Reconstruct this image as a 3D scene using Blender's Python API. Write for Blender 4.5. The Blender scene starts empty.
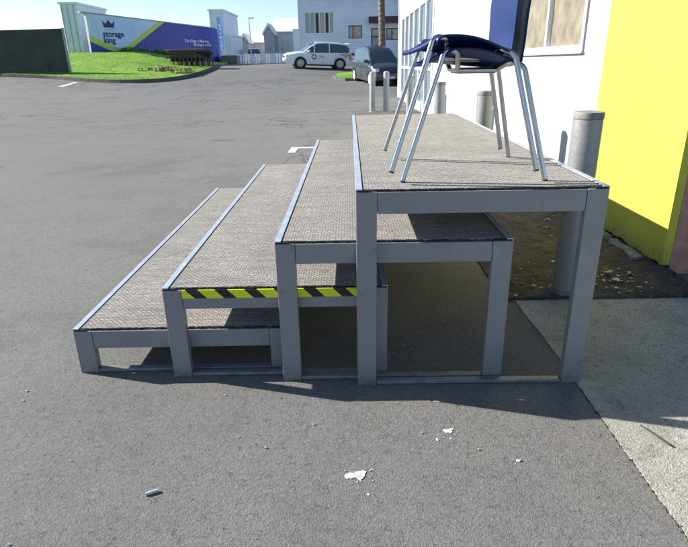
import bpy, bmesh, math, random
from mathutils import Vector, Matrix, noise
R = math.radians
def sm(t): t = max(0., min(1., t)); return t * t * (3 - 2 * t)
random.seed(7)
scene = bpy.context.scene
COL = scene.collection

# ------------------------------------------------------------------ materials
def new_mat(name):
    m = bpy.data.materials.new(name); m.use_nodes = True
    nt = m.node_tree
    b = nt.nodes['Principled BSDF']
    return m, nt, b

class NT:
    """tiny node helper"""
    def __init__(s, nt): s.nt = nt; s.co = None
    def n(s, t, **kw):
        x = s.nt.nodes.new(t)
        for k, v in kw.items(): setattr(x, k, v)
        return x
    def link(s, a, b): s.nt.links.new(a, b)
    def coord(s):
        if not s.co: s.co = s.n('ShaderNodeTexCoord').outputs['Object']
        return s.co
    def mapping(s, scale=(1,1,1), rot=(0,0,0), vec=None):
        m = s.n('ShaderNodeMapping'); m.inputs['Scale'].default_value = scale; m.inputs['Rotation'].default_value = rot
        s.link(vec or s.coord(), m.inputs['Vector']); return m.outputs[0]
    def noise(s, scale, detail=4, rough=.55, dist=0, vec=None):
        x = s.n('ShaderNodeTexNoise'); x.inputs['Scale'].default_value = scale; x.inputs['Detail'].default_value = detail
        x.inputs['Roughness'].default_value = rough; x.inputs['Distortion'].default_value = dist
        s.link(vec or s.coord(), x.inputs['Vector']); return x.outputs['Fac']
    def voro(s, scale, feature='F1', vec=None, out='Distance', rnd=1):
        x = s.n('ShaderNodeTexVoronoi', feature=feature); x.inputs['Scale'].default_value = scale
        x.inputs['Randomness'].default_value = rnd
        s.link(vec or s.coord(), x.inputs['Vector']); return x.outputs[out]
    def ramp(s, fac, stops):
        x = s.n('ShaderNodeValToRGB'); e = x.color_ramp.elements
        while len(e) < len(stops): e.new(.5)
        for el, (p, c) in zip(e, stops):
            el.position = p; el.color = (c, c, c, 1) if isinstance(c, (int, float)) else (*c, 1)
        s.link(fac, x.inputs[0]); return x.outputs[0]
    def mix(s, fac, a, b, mode='MIX'):
        x = s.n('ShaderNodeMix', data_type='RGBA', blend_type=mode)
        for inp, v in ((x.inputs[0], fac), (x.inputs[6], a), (x.inputs[7], b)):
            if hasattr(v, 'is_linked') or hasattr(v, 'links'): s.link(v, inp)
            elif isinstance(v, (int, float)): inp.default_value = v if inp.type == 'VALUE' else (v, v, v, 1)
            else: inp.default_value = (*v, 1)
        return x.outputs[2]
    def math(s, op, a, b=0.0):
        x = s.n('ShaderNodeMath', operation=op)
        for inp, v in ((x.inputs[0], a), (x.inputs[1], b)):
            if isinstance(v, (int, float)): inp.default_value = v
            else: s.link(v, inp)
        return x.outputs[0]
    def bump(s, h, strength=.5, dist=.01, normal=None):
        x = s.n('ShaderNodeBump'); x.inputs['Strength'].default_value = strength; x.inputs['Distance'].default_value = dist
        s.link(h, x.inputs['Height'])
        if normal: s.link(normal, x.inputs['Normal'])
        return x.outputs[0]

def simple(name, col, rough=.6, metal=0., var=.12, vscale=6., bump=.0, bscale=60., spec=.5, coat=0., alpha=1.):
    m, nt, b = new_mat(name); t = NT(nt)
    f = t.ramp(t.noise(vscale, 5), [(.3, 1 - var), (.7, 1 + var)])
    c = t.mix(1, col, f, 'MULTIPLY')
    t.link(c, b.inputs['Base Color'])
    b.inputs['Roughness'].default_value = rough; b.inputs['Metallic'].default_value = metal
    b.inputs['Specular IOR Level'].default_value = spec
    b.inputs['Coat Weight'].default_value = coat
    if bump: t.link(t.bump(t.noise(bscale, 4), bump, .004), b.inputs['Normal'])
    return m

def m_asphalt():
    m, nt, b = new_mat('asphalt'); t = NT(nt)
    big = t.noise(.16, 5, .6, .6); mid = t.noise(1.6, 6, .65); patch = t.noise(.42, 6, .68, 1.2)
    c = t.mix(t.ramp(big, [(.38, 0), (.62, 1)]), (.152, .146, .136), (.168, .164, .155))
    c = t.mix(t.ramp(patch, [(.50, 0), (.56, .8)]), c, (.150, .155, .149))
    c = t.mix(t.ramp(t.noise(.30, 5, .6, .8, vec=t.mapping((1, 1.5, 1), (0, 0, 1.1))), [(.56, 0), (.66, .6)]), c, (.108, .105, .106))
    c = t.mix(t.ramp(mid, [(.28, .4), (.52, 0)]), c, (.100, .095, .090))
    c = t.mix(t.ramp(t.noise(6.5, 6, .7), [(.55, 0), (.75, .35)]), c, (.185, .180, .170))
    # stones of the aggregate: two sizes, pits between them
    st = t.voro(210, 'F1'); stc = t.voro(210, 'F1', out='Color'); s2 = t.voro(95, out='Color')
    c = t.mix(.45, c, t.mix(1, c, t.ramp(stc, [(.1, .55), (.9, 1.5)]), 'MULTIPLY'))
    c = t.mix(.25, c, t.mix(1, c, t.ramp(s2, [(.1, .55), (.9, 1.45)]), 'MULTIPLY'))
    wn = t.n('ShaderNodeTexNoise'); wn.inputs['Scale'].default_value = 38; wn.inputs['Detail'].default_value = 4; t.link(t.coord(), wn.inputs['Vector'])
    warp = t.mix(.05, t.coord(), wn.outputs['Color'])
    pits = t.ramp(t.voro(34, 'DISTANCE_TO_EDGE', vec=warp), [(.0, 1), (.045, 0)])
    pm = t.math('MULTIPLY', pits, t.ramp(t.noise(26, 5, .75), [(.54, 0), (.62, 1)]))
    c = t.mix(t.math('MULTIPLY', pm, .55), c, (.045, .042, .04))
    # long wandering seams and old cracks, following contour lines of two noises
    def seam(scale, w, k, seedrot):
        f = t.noise(scale, 7, .62, .9, vec=t.mapping((1, 1, 1), (0, 0, seedrot)))
        return t.math('MULTIPLY', t.ramp(f, [(.5 - w, 0), (.5, 1), (.5 + w, 0)]), k)
    so_ = t.n('ShaderNodeSeparateXYZ'); t.link(t.coord(), so_.inputs[0]); away = t.ramp(t.math('MULTIPLY', so_.outputs[1], .05), [(.11, 0), (.22, 1)])
    crk = t.math('MULTIPLY', t.math('MULTIPLY', seam(.22, .0065, 1.0, .7), away), t.ramp(t.noise(.35, 3), [(.36, 0), (.50, 1)]))
    c = t.mix(crk, c, (.055, .051, .048))
    c = t.mix(t.math('MULTIPLY', t.math('MULTIPLY', seam(.75, .006, .8, 2.1), away), t.ramp(t.noise(.6, 3), [(.5, 0), (.62, 1)])), c, (.05, .047, .045))
    c = t.mix(t.math('MULTIPLY', seam(1.1, .0016, .35, .4), t.ramp(t.noise(.9, 3), [(.5, 0), (.6, 1)])), c, (.06, .056, .052))
    sp = t.ramp(t.voro(5.5, 'F1'), [(.0, 1), (.035, 0)])
    c = t.mix(t.math('MULTIPLY', sp, .4), c, (.32, .31, .29))
    t.link(c, b.inputs['Base Color']); b.inputs['Roughness'].default_value = .9
    b.inputs['Specular IOR Level'].default_value = .2
    n1 = t.bump(st, .45, .0025)
    n1b = t.bump(t.noise(70, 5, .75), .22, .004, n1)
    n2 = t.bump(t.math('MULTIPLY', pm, -1), .7, .004, n1b)
    t.link(n2, b.inputs['Normal']); return m

def m_concrete(name, a, bcol, bump=.5):
    m, nt, b = new_mat(name); t = NT(nt)
    c = t.mix(t.ramp(t.noise(2.5, 6, .65), [(.3, 0), (.7, 1)]), a, bcol)
    g = t.voro(190, out='Color')
    c = t.mix(.5, c, t.mix(1, c, t.ramp(g, [(.1, .4), (.9, 1.55)]), 'MULTIPLY'))
    c = t.mix(t.ramp(t.noise(9, 5, .7), [(.52, 0), (.70, .55)]), c, (.15, .14, .115))
    c = t.mix(t.ramp(t.noise(1.4, 5, .65), [(.50, 0), (.72, .45)]), c, (.18, .175, .155)); c = t.mix(t.ramp(t.noise(30, 3), [(.60, 0), (.70, .6)]), c, (.10, .095, .08)); c = t.mix(t.ramp(t.noise(5, 4, .7, .5, vec=t.mapping((1, 1, 1), (0, 0, 2))), [(.66, 0), (.76, .5)]), c, (.36, .25, .12))
    t.link(c, b.inputs['Base Color']); b.inputs['Roughness'].default_value = .88
    t.link(t.bump(t.noise(28, 5, .7), .5, .008, t.bump(t.voro(190), bump, .003)), b.inputs['Normal']); return m

def m_soil():
    m, nt, b = new_mat('soil'); t = NT(nt)
    c = t.mix(t.ramp(t.noise(7, 7, .7), [(.35, 0), (.65, 1)]), (.028, .022, .017), (.095, .080, .064))
    c = t.mix(t.ramp(t.noise(38, 4, .7), [(.55, 0), (.68, .7)]), c, (.20, .175, .14))
    c = t.mix(t.ramp(t.noise(3, 4), [(.55, 0), (.7, .4)]), c, (.06, .07, .025))
    t.link(c, b.inputs['Base Color']); b.inputs['Roughness'].default_value = .95
    t.link(t.bump(t.noise(45, 6, .75), 1., .015), b.inputs['Normal']); return m

def m_carpet():
    m, nt, b = new_mat('woven_carpet'); t = NT(nt)
    wn = t.n('ShaderNodeTexNoise'); wn.inputs['Scale'].default_value = 55; wn.inputs['Detail'].default_value = 5; t.link(t.coord(), wn.inputs['Vector']); wv = t.mix(.012, t.coord(), wn.outputs['Color'])
    br = t.n('ShaderNodeTexBrick'); t.link(wv, br.inputs['Vector'])
    br.inputs['Scale'].default_value = 1.; br.inputs['Brick Width'].default_value = .022; br.inputs['Row Height'].default_value = .012
    br.inputs['Mortar Size'].default_value = .0025; br.inputs['Mortar Smooth'].default_value = .6
    br.inputs['Color1'].default_value = (.43, .395, .355, 1); br.inputs['Color2'].default_value = (.285, .262, .238, 1)
    br.inputs['Mortar'].default_value = (.125, .112, .105, 1)
    c = br.outputs['Color']
    c = t.mix(1, c, t.ramp(t.noise(4, 6, .7), [(.3, .80), (.7, 1.13)]), 'MULTIPLY'); c = t.mix(1, c, t.ramp(t.noise(30, 3, .6, vec=t.mapping((.12, 1, 1))), [(.3, .82), (.7, 1.15)]), 'MULTIPLY'); c = t.mix(t.ramp(t.noise(7, 7, .8), [(.60, 0), (.74, .5)]), c, (.15, .132, .118))
    c = t.mix(.5, c, t.mix(1, c, t.ramp(t.noise(330, 3, .7), [(.3, .5), (.7, 1.5)]), 'MULTIPLY'))
    t.link(c, b.inputs['Base Color']); b.inputs['Roughness'].default_value = 1.; b.inputs['Specular IOR Level'].default_value = .1
    b.inputs['Sheen Weight'].default_value = .15
    h = t.math('ADD', t.math('MULTIPLY', br.outputs['Fac'], -1), t.math('MULTIPLY', t.noise(400, 3), .7))
    t.link(t.bump(h, .75, .0035), b.inputs['Normal']); return m

def m_frame():
    m, nt, b = new_mat('grey_painted_steel'); t = NT(nt)
    c = t.mix(t.ramp(t.noise(5, 6, .65), [(.3, 0), (.7, 1)]), (.212, .222, .236), (.252, .262, .275))
    sc = t.noise(60, 3, .6, vec=t.mapping((1, 1, .08)))
    c = t.mix(t.ramp(sc, [(.66, 0), (.72, .35)]), c, (.34, .35, .36))
    c = t.mix(t.ramp(t.noise(22, 6, .75), [(.58, 0), (.68, .55)]), c, (.13, .125, .12))
    c = t.mix(t.ramp(t.noise(45, 6, .8, .4, vec=t.mapping((1, 1, .6))), [(.68, 0), (.71, .8)]), c, (.16, .09, .055))
    sz = t.n('ShaderNodeSeparateXYZ'); t.link(t.coord(), sz.inputs[0])
    dirt = t.math('MULTIPLY', t.ramp(sz.outputs[2], [(.0, 1), (.07, 0)]), t.ramp(t.noise(35, 5, .7), [(.4, 0), (.6, .8)]))
    c = t.mix(dirt, c, (.16, .145, .125))
    t.link(c, b.inputs['Base Color']); b.inputs['Metallic'].default_value = .25
    t.link(t.ramp(t.noise(12, 4), [(.3, .38), (.7, .55)]), b.inputs['Roughness'])
    t.link(t.bump(t.noise(250, 2), .06, .001), b.inputs['Normal']); return m

def m_stripes():
    m, nt, b = new_mat('hazard_tape'); t = NT(nt)
    sx = t.n('ShaderNodeSeparateXYZ'); t.link(t.coord(), sx.inputs[0])
    # slanted bands: x shifts right going down
    v = t.math('ADD', sx.outputs[0], t.math('MULTIPLY', sx.outputs[2], 1.0))
    v = t.math('MULTIPLY', t.math('ADD', v, .0225), 1 / .1165)
    fr = t.math('FRACT', v)
    k = t.ramp(fr, [(0, 1), (.425, 0)]); nt.nodes[-1].color_ramp.interpolation = 'CONSTANT'
    c = t.mix(k, (.66, .72, .02), (.010, .010, .010))
    c = t.mix(t.ramp(t.noise(40, 5, .7), [(.60, 0), (.70, .55)]), c, (.10, .10, .09))
    t.link(c, b.inputs['Base Color']); b.inputs['Roughness'].default_value = .4; return m

def m_galv():
    m, nt, b = new_mat('galvanised_steel'); t = NT(nt)
    c = t.mix(t.ramp(t.voro(70, out='Color'), [(.2, 0), (.8, 1)]), (.27, .28, .285), (.31, .32, .33))
    c = t.mix(t.ramp(t.noise(9, 6, .7), [(.55, 0), (.68, .6)]), c, (.13, .13, .12))
    t.link(c, b.inputs['Base Color']); b.inputs['Metallic'].default_value = .45; b.inputs['Roughness'].default_value = .5
    return m

def m_yellow():
    m, nt, b = new_mat('yellow_wall_paint'); t = NT(nt)
    c = t.mix(t.ramp(t.noise(4, 5), [(.3, 0), (.7, 1)]), (.50, .465, .050), (.56, .525, .065))
    c = t.mix(t.ramp(t.voro(26), [(.0, .55), (.13, 0)]), c, (.36, .36, .02))
    c = t.mix(t.ramp(t.noise(14, 6, .75), [(.60, 0), (.72, .5)]), c, (.36, .36, .06))
    sz = t.n('ShaderNodeSeparateXYZ'); t.link(t.coord(), sz.inputs[0])
    low = t.ramp(t.math('ADD', sz.outputs[2], t.math('MULTIPLY', t.noise(9, 6, .75), .22)), [(.12, .85), (.30, 0)])
    c = t.mix(t.math('MULTIPLY', low, t.ramp(t.noise(45, 5, .7), [(.35, .2), (.6, 1)])), c, (.10, .085, .035))
    c = t.mix(t.ramp(t.noise(7, 6, .7, .5, vec=t.mapping((1, 1, .25))), [(.58, 0), (.72, .25)]), c, (.30, .28, .05))
    t.link(c, b.inputs['Base Color']); b.inputs['Roughness'].default_value = .8
    t.link(t.bump(t.noise(70, 5, .7), .5, .004), b.inputs['Normal']); return m

def m_white_wall():
    m, nt, b = new_mat('white_wall_paint'); t = NT(nt)
    c = t.mix(t.ramp(t.noise(1.5, 6), [(.3, 0), (.7, 1)]), (.44, .44, .45), (.50, .50, .50))
    t.link(c, b.inputs['Base Color']); b.inputs['Roughness'].default_value = .7
    t.link(t.bump(t.noise(60, 5, .7), .3, .003), b.inputs['Normal']); return m

def m_ribbed(name, col, period=.3, depth=.02, rough=.5, axis=0):
    m, nt, b = new_mat(name); t = NT(nt)
    sx = t.n('ShaderNodeSeparateXYZ'); t.link(t.coord(), sx.inputs[0])
    s = t.math('SINE', t.math('MULTIPLY', sx.outputs[axis], 2 * math.pi / period))
    c = t.mix(1, col, t.ramp(t.noise(.8, 5), [(.3, .88), (.7, 1.08)]), 'MULTIPLY')
    t.link(c, b.inputs['Base Color']); b.inputs['Roughness'].default_value = rough
    t.link(t.bump(s, .5, depth), b.inputs['Normal']); return m

def m_grass(name='lawn_green', a=(.13, .26, .022), b2=(.21, .38, .035)):
    m, nt, b = new_mat(name); t = NT(nt)
    c = t.mix(t.ramp(t.noise(.5, 5, .6), [(.3, 0), (.7, 1)]), a, b2)
    c = t.mix(t.ramp(t.noise(1.1, 6, .75), [(.48, 0), (.68, .75)]), c, (.07, .13, .018)); c = t.mix(t.ramp(t.noise(.7, 6, .75, .6), [(.58, 0), (.72, .6)]), c, (.26, .27, .06))
    t.link(c, b.inputs['Base Color']); b.inputs['Roughness'].default_value = .8
    b.inputs['Specular IOR Level'].default_value = .2
    t.link(t.bump(t.noise(30, 4), .8, .03), b.inputs['Normal']); return m

def m_chrome():
    m, nt, b = new_mat('chrome_tube'); t = NT(nt)
    b.inputs['Metallic'].default_value = 1.
    t.link(t.mix(t.noise(15, 3), (.42, .44, .47), (.54, .56, .59)), b.inputs['Base Color'])
    t.link(t.ramp(t.noise(40, 4), [(.3, .12), (.8, .26)]), b.inputs['Roughness']); return m

def m_plastic_blue():
    m, nt, b = new_mat('navy_plastic'); t = NT(nt)
    t.link(t.mix(t.noise(6, 3), (.003, .015, .085), (.004, .020, .110)), b.inputs['Base Color'])
    b.inputs['Roughness'].default_value = .42; b.inputs['Specular IOR Level'].default_value = .3
    b.inputs['Coat Weight'].default_value = .08; b.inputs['Coat Roughness'].default_value = .2
    t.link(t.bump(t.noise(500, 2), .08, .0005), b.inputs['Normal']); return m

def m_glass(name, col=(.022, .028, .034), rough=.04):
    m, nt, b = new_mat(name); t = NT(nt)
    t.link(t.mix(t.noise(1.2, 3), col, tuple(min(1, c * 1.3) for c in col)), b.inputs['Base Color'])
    b.inputs['Roughness'].default_value = rough; b.inputs['Specular IOR Level'].default_value = 1.
    b.inputs['Coat Weight'].default_value = .6; b.inputs['Coat Roughness'].default_value = .03
    return m

def m_paint(name, col, metal=0., coat=.8, rough=.35):
    m, nt, b = new_mat(name); t = NT(nt)
    t.link(t.mix(t.noise(1.5, 5), tuple(c * .93 for c in col), col), b.inputs['Base Color'])
    b.inputs['Metallic'].default_value = metal; b.inputs['Roughness'].default_value = rough
    b.inputs['Coat Weight'].default_value = coat; b.inputs['Coat Roughness'].default_value = .06
    return m

M = dict(
    asphalt=m_asphalt(), concrete=m_concrete('concrete', (.31, .295, .25), (.39, .375, .33)),
    kerb=m_concrete('kerb_concrete', (.075, .068, .062), (.12, .11, .10)),
    soil=m_soil(), carpet=m_carpet(), frame=m_frame(), tape=m_stripes(), galv=m_galv(), yellow=m_yellow(), white_wall=m_white_wall(),
    alu=simple('anodised_aluminium', (.40, .45, .52), .5, .25, .12, 14),
    black=simple('dark_underlay', (.022, .02, .019), .9, 0, .3, 60, .5, 300),
    deck_ply=simple('deck_board', (.10, .085, .07), .8, 0, .2, 12),  # the deck board's own even dark brown
    chrome=m_chrome(), plastic=m_plastic_blue(), bracket=simple('bracket_pinkish_zinc', (.42, .33, .30), .5, .2),
    rubber=simple('black_rubber', (.02, .02, .02), .7, 0, .2), white_metal=simple('white_painted_steel', (.30, .31, .31), .5, .1, .1),
    rust=simple('rusty_band', (.20, .10, .07), .85, 0, .35, 30), cap=simple('bollard_cap_grey', (.22, .22, .22), .7, .2, .3, 25),
    grass=m_grass(), blade=m_grass('grass_blade', (.13, .28, .02), (.22, .40, .04)), leaf=simple('shrub_leaf', (.09, .15, .03), .6, 0, .4, 3),
    glass=m_glass('dark_window_glass'), blue_glass=m_glass('sky_window_glass', (.16, .22, .27), .08),
    pane_beige=simple('frosted_beige_pane', (.20, .175, .125), .5, 0, .35, 7), curtain=simple('beige_curtain', (.50, .45, .34), .9, 0, .3, 5), window_white=simple('white_window_frame', (.75, .76, .77), .4),
    pale=m_ribbed('shade_blue_weatherboard', (.68, .76, .88), .18, .02, .6, 2), roof_red=simple('brown_roof', (.09, .05, .055), .8),  # weatherboard base tinted blue to stand for skylit shade
    shed=m_ribbed('pale_ribbed_cladding', (.60, .67, .82), .5, .03, .5), grey_clad=m_ribbed('grey_ribbed_cladding', (.32, .34, .35), .4, .03, .6),
    ware=m_ribbed('white_ribbed_cladding', (.68, .70, .70), .8, .03, .5), ware_roof=simple('pale_roof_sheet', (.72, .74, .75), .5),
    board=simple('dark_green_board', (.032, .046, .036), .7, 0, .35, 1.2), board_edge=simple('grey_board_edge', (.30, .31, .32), .6),
    hoard_blue=m_ribbed('navy_hoarding', (.012, .036, .30), .28, .012, .5), hoard_pale=m_ribbed('pale_blue_hoarding', (.46, .62, .86), .28, .012, .5),
    hoard_lime=simple('lime_band', (.48, .58, .10), .55, 0, .12), navy=simple('navy_lettering', (.012, .03, .14), .6),
    white_ink=simple('white_lettering', (.75, .78, .85), .6), flag=simple('light_blue_flag', (.22, .36, .72), .8, 0, .3, 4),
    dark_wood=simple('weathered_dark_timber', (.055, .048, .042), .9, 0, .5, 8, .6, 30), wood=simple('raw_timber', (.42, .31, .16), .85, 0, .35, 6, .4, 40),
    grey_wood=simple('silvered_timber', (.26, .24, .22), .9, 0, .35, 6, .4, 40),
    suv=m_paint('white_car_paint', (.80, .83, .87)), van=m_paint('blue_grey_car_paint', (.07, .085, .11), .55),
    tyre=simple('tyre_rubber', (.018, .018, .019), .85), rim=simple('alloy_rim', (.52, .54, .56), .3, .6), trim=simple('black_car_trim', (.02, .021, .023), .5),
    lamp=m_glass('clear_headlamp', (.55, .58, .60), .1), tail=simple('red_tail_lamp', (.14, .03, .02), .25), amber=simple('grey_gold_panel', (.33, .31, .22), .4, .3),
    bark=simple('palm_bark', (.17, .135, .10), .95, 0, .5, 8, 1., 14), frond=simple('palm_frond', (.05, .085, .025), .6, 0, .4, 2),
    road_white=simple('road_white', (.50, .50, .48), .8, 0, .3, 12), brick=simple('pinkish_brick', (.42, .22, .17), .85, 0, .25, 14),
    skip=simple('dark_grey_skip', (.10, .11, .125), .7, 0, .2), fence_blue=simple('pale_blue_fence', (.45, .56, .72), .6), grey_fence=simple('grey_lattice', (.30, .33, .31), .7),
    splash=simple('white_paint_splash', (.50, .50, .50), .7, 0, .2, 40), litter_m=simple('pale_grit', (.42, .37, .28), .9, 0, .5, 30),
    leaf_y=simple('dry_yellow_leaf', (.50, .42, .06), .8, 0, .3, 30), leaf_p=simple('pale_dry_leaf', (.50, .47, .42), .8, 0, .3, 30),
    moss=simple('moss', (.060, .065, .028), .95, 0, .5, 25, .8, 60), plaster=simple('flaked_pale_render', (.20, .20, .19), .9, 0, .4, 18, .8, 60),
)

# ------------------------------------------------------------------ mesh helpers
class MB:
    def __init__(s): s.v = []; s.f = []
    def add(s, vs, fs):
        o = len(s.v); s.v += [tuple(v) for v in vs]; s.f += [tuple(i + o for i in f) for f in fs]; return s
    def box(s, x0, x1, y0, y1, z0, z1, mat=None):
        vs = [Vector((x, y, z)) for z in (z0, z1) for y in (y0, y1) for x in (x0, x1)]
        if mat is not None: vs = [mat @ v for v in vs]
        return s.add(vs, [(0, 2, 3, 1), (4, 5, 7, 6), (0, 1, 5, 4), (2, 6, 7, 3), (0, 4, 6, 2), (1, 3, 7, 5)])
    def beam(s, a, b, w, h):
        a, b = Vector(a), Vector(b); d = (b - a); L = d.length
        q = d.to_track_quat('X', 'Z').to_matrix().to_4x4(); q.translation = a
        return s.box(0, L, -w / 2, w / 2, -h / 2, h / 2, q)
    def tube(s, pts, r, n=12, caps=True):
        pts = [Vector(p) for p in pts]; rs = r if isinstance(r, (list, tuple)) else [r] * len(pts)
        rings = []; up = None
        for i, p in enumerate(pts):
            t = (pts[min(i + 1, len(pts) - 1)] - pts[max(i - 1, 0)]).normalized()
            if up is None:
                up = Vector((0, 0, 1)) if abs(t.z) < .9 else Vector((1, 0, 0))
            up = (up - t * up.dot(t)).normalized(); sd = t.cross(up)
            rings.append([p + (up * math.cos(2 * math.pi * k / n) + sd * math.sin(2 * math.pi * k / n)) * rs[i] for k in range(n)])
        vs = [v for g in rings for v in g]; fs = []
        for i in range(len(pts) - 1):
            for k in range(n):
                a, b = i * n + k, i * n + (k + 1) % n
                fs.append((a, b, b + n, a + n))
        if caps: fs += [tuple(range(n))[::-1], tuple((len(pts) - 1) * n + k for k in range(n))]
        return s.add(vs, fs)
    def lathe(s, prof, n=32, mat=None):
        vs = []; fs = []
        for r, z in prof:
            for k in range(n):
                a = 2 * math.pi * k / n; vs.append(Vector((r * math.cos(a), r * math.sin(a), z)))
        if mat is not None: vs = [mat @ v for v in vs]
        for i in range(len(prof) - 1):
            for k in range(n):
                a, b = i * n + k, i * n + (k + 1) % n; fs.append((a, b, b + n, a + n))
        fs += [tuple(range(n))[::-1], tuple((len(prof) - 1) * n + k for k in range(n))]
        return s.add(vs, fs)
    def prism(s, poly, vec, mat=None):
        vec = Vector(vec); n = len(poly)
        vs = [Vector(p) for p in poly] + [Vector(p) + vec for p in poly]
        if mat is not None: vs = [mat @ v for v in vs]
        return s.add(vs, [tuple(range(n))[::-1], tuple(range(n, 2 * n))] + [(k, (k + 1) % n, (k + 1) % n + n, k + n) for k in range(n)])
    def build(s, name, mat, parent=None, smooth=False, bevel=0., loc=None):
        me = bpy.data.meshes.new(name); me.from_pydata(s.v, [], s.f)
        bm = bmesh.new(); bm.from_mesh(me); bmesh.ops.recalc_face_normals(bm, faces=bm.faces); bm.to_mesh(me); bm.free()
        me.materials.append(mat); o = bpy.data.objects.new(name, me); COL.objects.link(o)
        if smooth:
            me.polygons.foreach_set('use_smooth', [True] * len(me.polygons))
            try: me.set_sharp_from_angle(angle=R(38))
            except Exception: pass
        if bevel:
            b = o.modifiers.new('bevel', 'BEVEL'); b.width = bevel; b.segments = 2; b.limit_method = 'ANGLE'; b.angle_limit = R(40)
            b.harden_normals = False
        if parent: o.parent = parent
        if loc: o.location = loc
        return o

def tag(o, label=None, cat=None, group=None, kind=None):
    if label: o['label'] = label
    if cat: o['category'] = cat
    if group: o['group'] = group
    if kind: o['kind'] = kind
    return o
def thing(name, label, cat, loc=(0, 0, 0), rz=0, group=None):
    o = bpy.data.objects.new(name, None); COL.objects.link(o); o.location = loc; o.rotation_euler = (0, 0, rz)
    o.empty_display_size = .1
    return tag(o, label, cat, group)
def copy_tree(o, parent=None):
    c = o.copy(); COL.objects.link(c)
    if parent: c.parent = parent
    for ch in list(o.children): copy_tree(ch, c)
    return c

# ------------------------------------------------------------------ terrain
HY = [(-50, 0), (14, 0), (20, .03), (26.2, .14), (29, .36), (33, .64), (36.5, .88), (42, 1.12), (50, 1.29), (60, 1.31), (600, 1.31)]
def hy0(y):
    for (a, ha), (b, hb) in zip(HY, HY[1:]):
        if y <= b: return ha + (hb - ha) * (y - a) / (b - a)
    return HY[-1][1]
def hy(y):
    if y < 10: return 0.
    return sum(hy0(y + d) for d in (-1.2, -.6, 0, .6, 1.2)) / 5
def terr(x, y):
    return hy(y) + .06 * max(-2, min(2, -(x + 1.5))) * sm((y - 30) / 4) * (1 - sm((y - 40) / 6))

def ground():
    xs = [-400, -200, -100, -60, -40, -30, -24, -18, -14, -11, -8, -6, -4, -3, -2, -1, 0, 1, 2, 3, 4, 6, 9, 14, 22, 40, 80, 200, 400]
    ys = [-60, -20, -8, -4, 0, 4, 8, 10] + [10 + .8 * i for i in range(1, 50)] + [52, 56, 62, 75, 100, 160, 300, 600]
    mb = MB(); vs = [(x, y, terr(x, y)) for y in ys for x in xs]; n = len(xs)
    mb.add(vs, [(j * n + i, j * n + i + 1, (j + 1) * n + i + 1, (j + 1) * n + i) for j in range(len(ys) - 1) for i in range(n - 1)])
    tag(mb.build('asphalt_ground', M['asphalt'], smooth=True), kind='structure')
ground()

# concrete apron on the right: slightly ragged edge along the asphalt
def slab(name, pts, z0, z1, mat, bevel=.004):
    mb = MB().prism([(x, y, z0) for x, y in pts], (0, 0, z1 - z0))
    return tag(mb.build(name, mat, bevel=bevel), kind='structure')
edge = []
y = -6.
while y < .80:
    edge.append((.876 + .004 * noise.noise(Vector((0, y * 9, 2))) + .0025 * noise.noise(Vector((5, y * 45, 2))) - .012 * sm((y - .35) / .3), y)); y += .018
slab('concrete_apron', edge + [(.835, .805), (1.2, .812), (1.6, .80), (6, .81), (6, -6)], -.08, .0045, M['concrete'], 0)
slab('concrete_pad', [(.10, 11.65), (1.83, 11.65), (1.83, 13.2), (.10, 13.2)], -.08, .02, M['kerb'])

# soil strip along the wall
def soil():
    mb = MB(); nx, ny = 46, 240; x0, x1, y0, y1 = .80, 1.86, .79, 11.65
    vs = []
    for j in range(ny + 1):
        for i in range(nx + 1):
            x = x0 + (x1 - x0) * i / nx; t = (j / ny) ** 1.7; y = y0 + (y1 - y0) * t
            e = min(1, i / 3, j / 3)
            h = .006 + e * (.012 * noise.noise(Vector((x * 6, y * 6, 0))) + .010 * noise.noise(Vector((x * 22, y * 22, 3))) + .012 + .03 * sm((x - 1.55) / .3))
            if i == 0: x += .02 * noise.noise(Vector((0, y * 5, 7)))
            vs.append((x, y, max(h, .004)))
    mb.add(vs, [(j * (nx + 1) + i, j * (nx + 1) + i + 1, (j + 1) * (nx + 1) + i + 1, (j + 1) * (nx + 1) + i) for j in range(ny) for i in range(nx)])
    tag(mb.build('soil_strip', M['soil'], smooth=True), kind='structure')
soil()

def flake(mb, x, y, z, s, lift=.3):
    a = random.uniform(0, 6.28); n = random.randint(5, 7); t = [random.uniform(-lift, lift) for _ in range(2)]
    vs = []
    for k in range(n):
        th = a + 6.283 * k / n; r = s * random.uniform(.45, 1.1) * (1 if k % 2 else .75)
        vs.append((x + r * math.cos(th) * 1.3, y + r * math.sin(th), z + .003 + abs(t[0] * r * math.cos(th) + t[1] * r * math.sin(th))))
    vs += [(a_, b_, c_ + .0012) for a_, b_, c_ in vs]
    mb.add(vs, [tuple(range(n))[::-1], tuple(range(n, 2 * n))] + [(k, (k + 1) % n, (k + 1) % n + n, k + n) for k in range(n)])

# loose leaves, chips and grit that lie on the soil strip (beyond count)
mb = MB()
for _ in range(230):
    yy = .80 + 5.5 * random.random() ** 1.5; xx = random.uniform(.86, 1.80)
    flake(mb, xx, yy, .022, .003 + .013 * random.random() ** 3)
tag(mb.build('leaf_litter', M['litter_m']), 'pale dry chips and leaf crumbs scattered over the brown soil strip', 'litter', kind='stuff')
mb = MB()
for _ in range(46):
    yy = random.uniform(.82, 1.2); xx = random.uniform(1.33, 1.72)
    flake(mb, xx, yy, .022, random.uniform(.004, .012), .6)
tag(mb.build('pale_leaf_litter', M['leaf_p']), 'pale flakes of paint and leaf by the foot of the yellow wall', 'litter', kind='stuff')
mb = MB(); flake(mb, 1.50, 1.10, .030, .026, .5)
tag(mb.build('yellow_leaf', M['leaf_y']), 'largest yellow dry leaf on dark soil near the yellow wall', 'leaf')
mb = MB(); flake(mb, 1.49, .985, .028, .028, .5)
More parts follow.
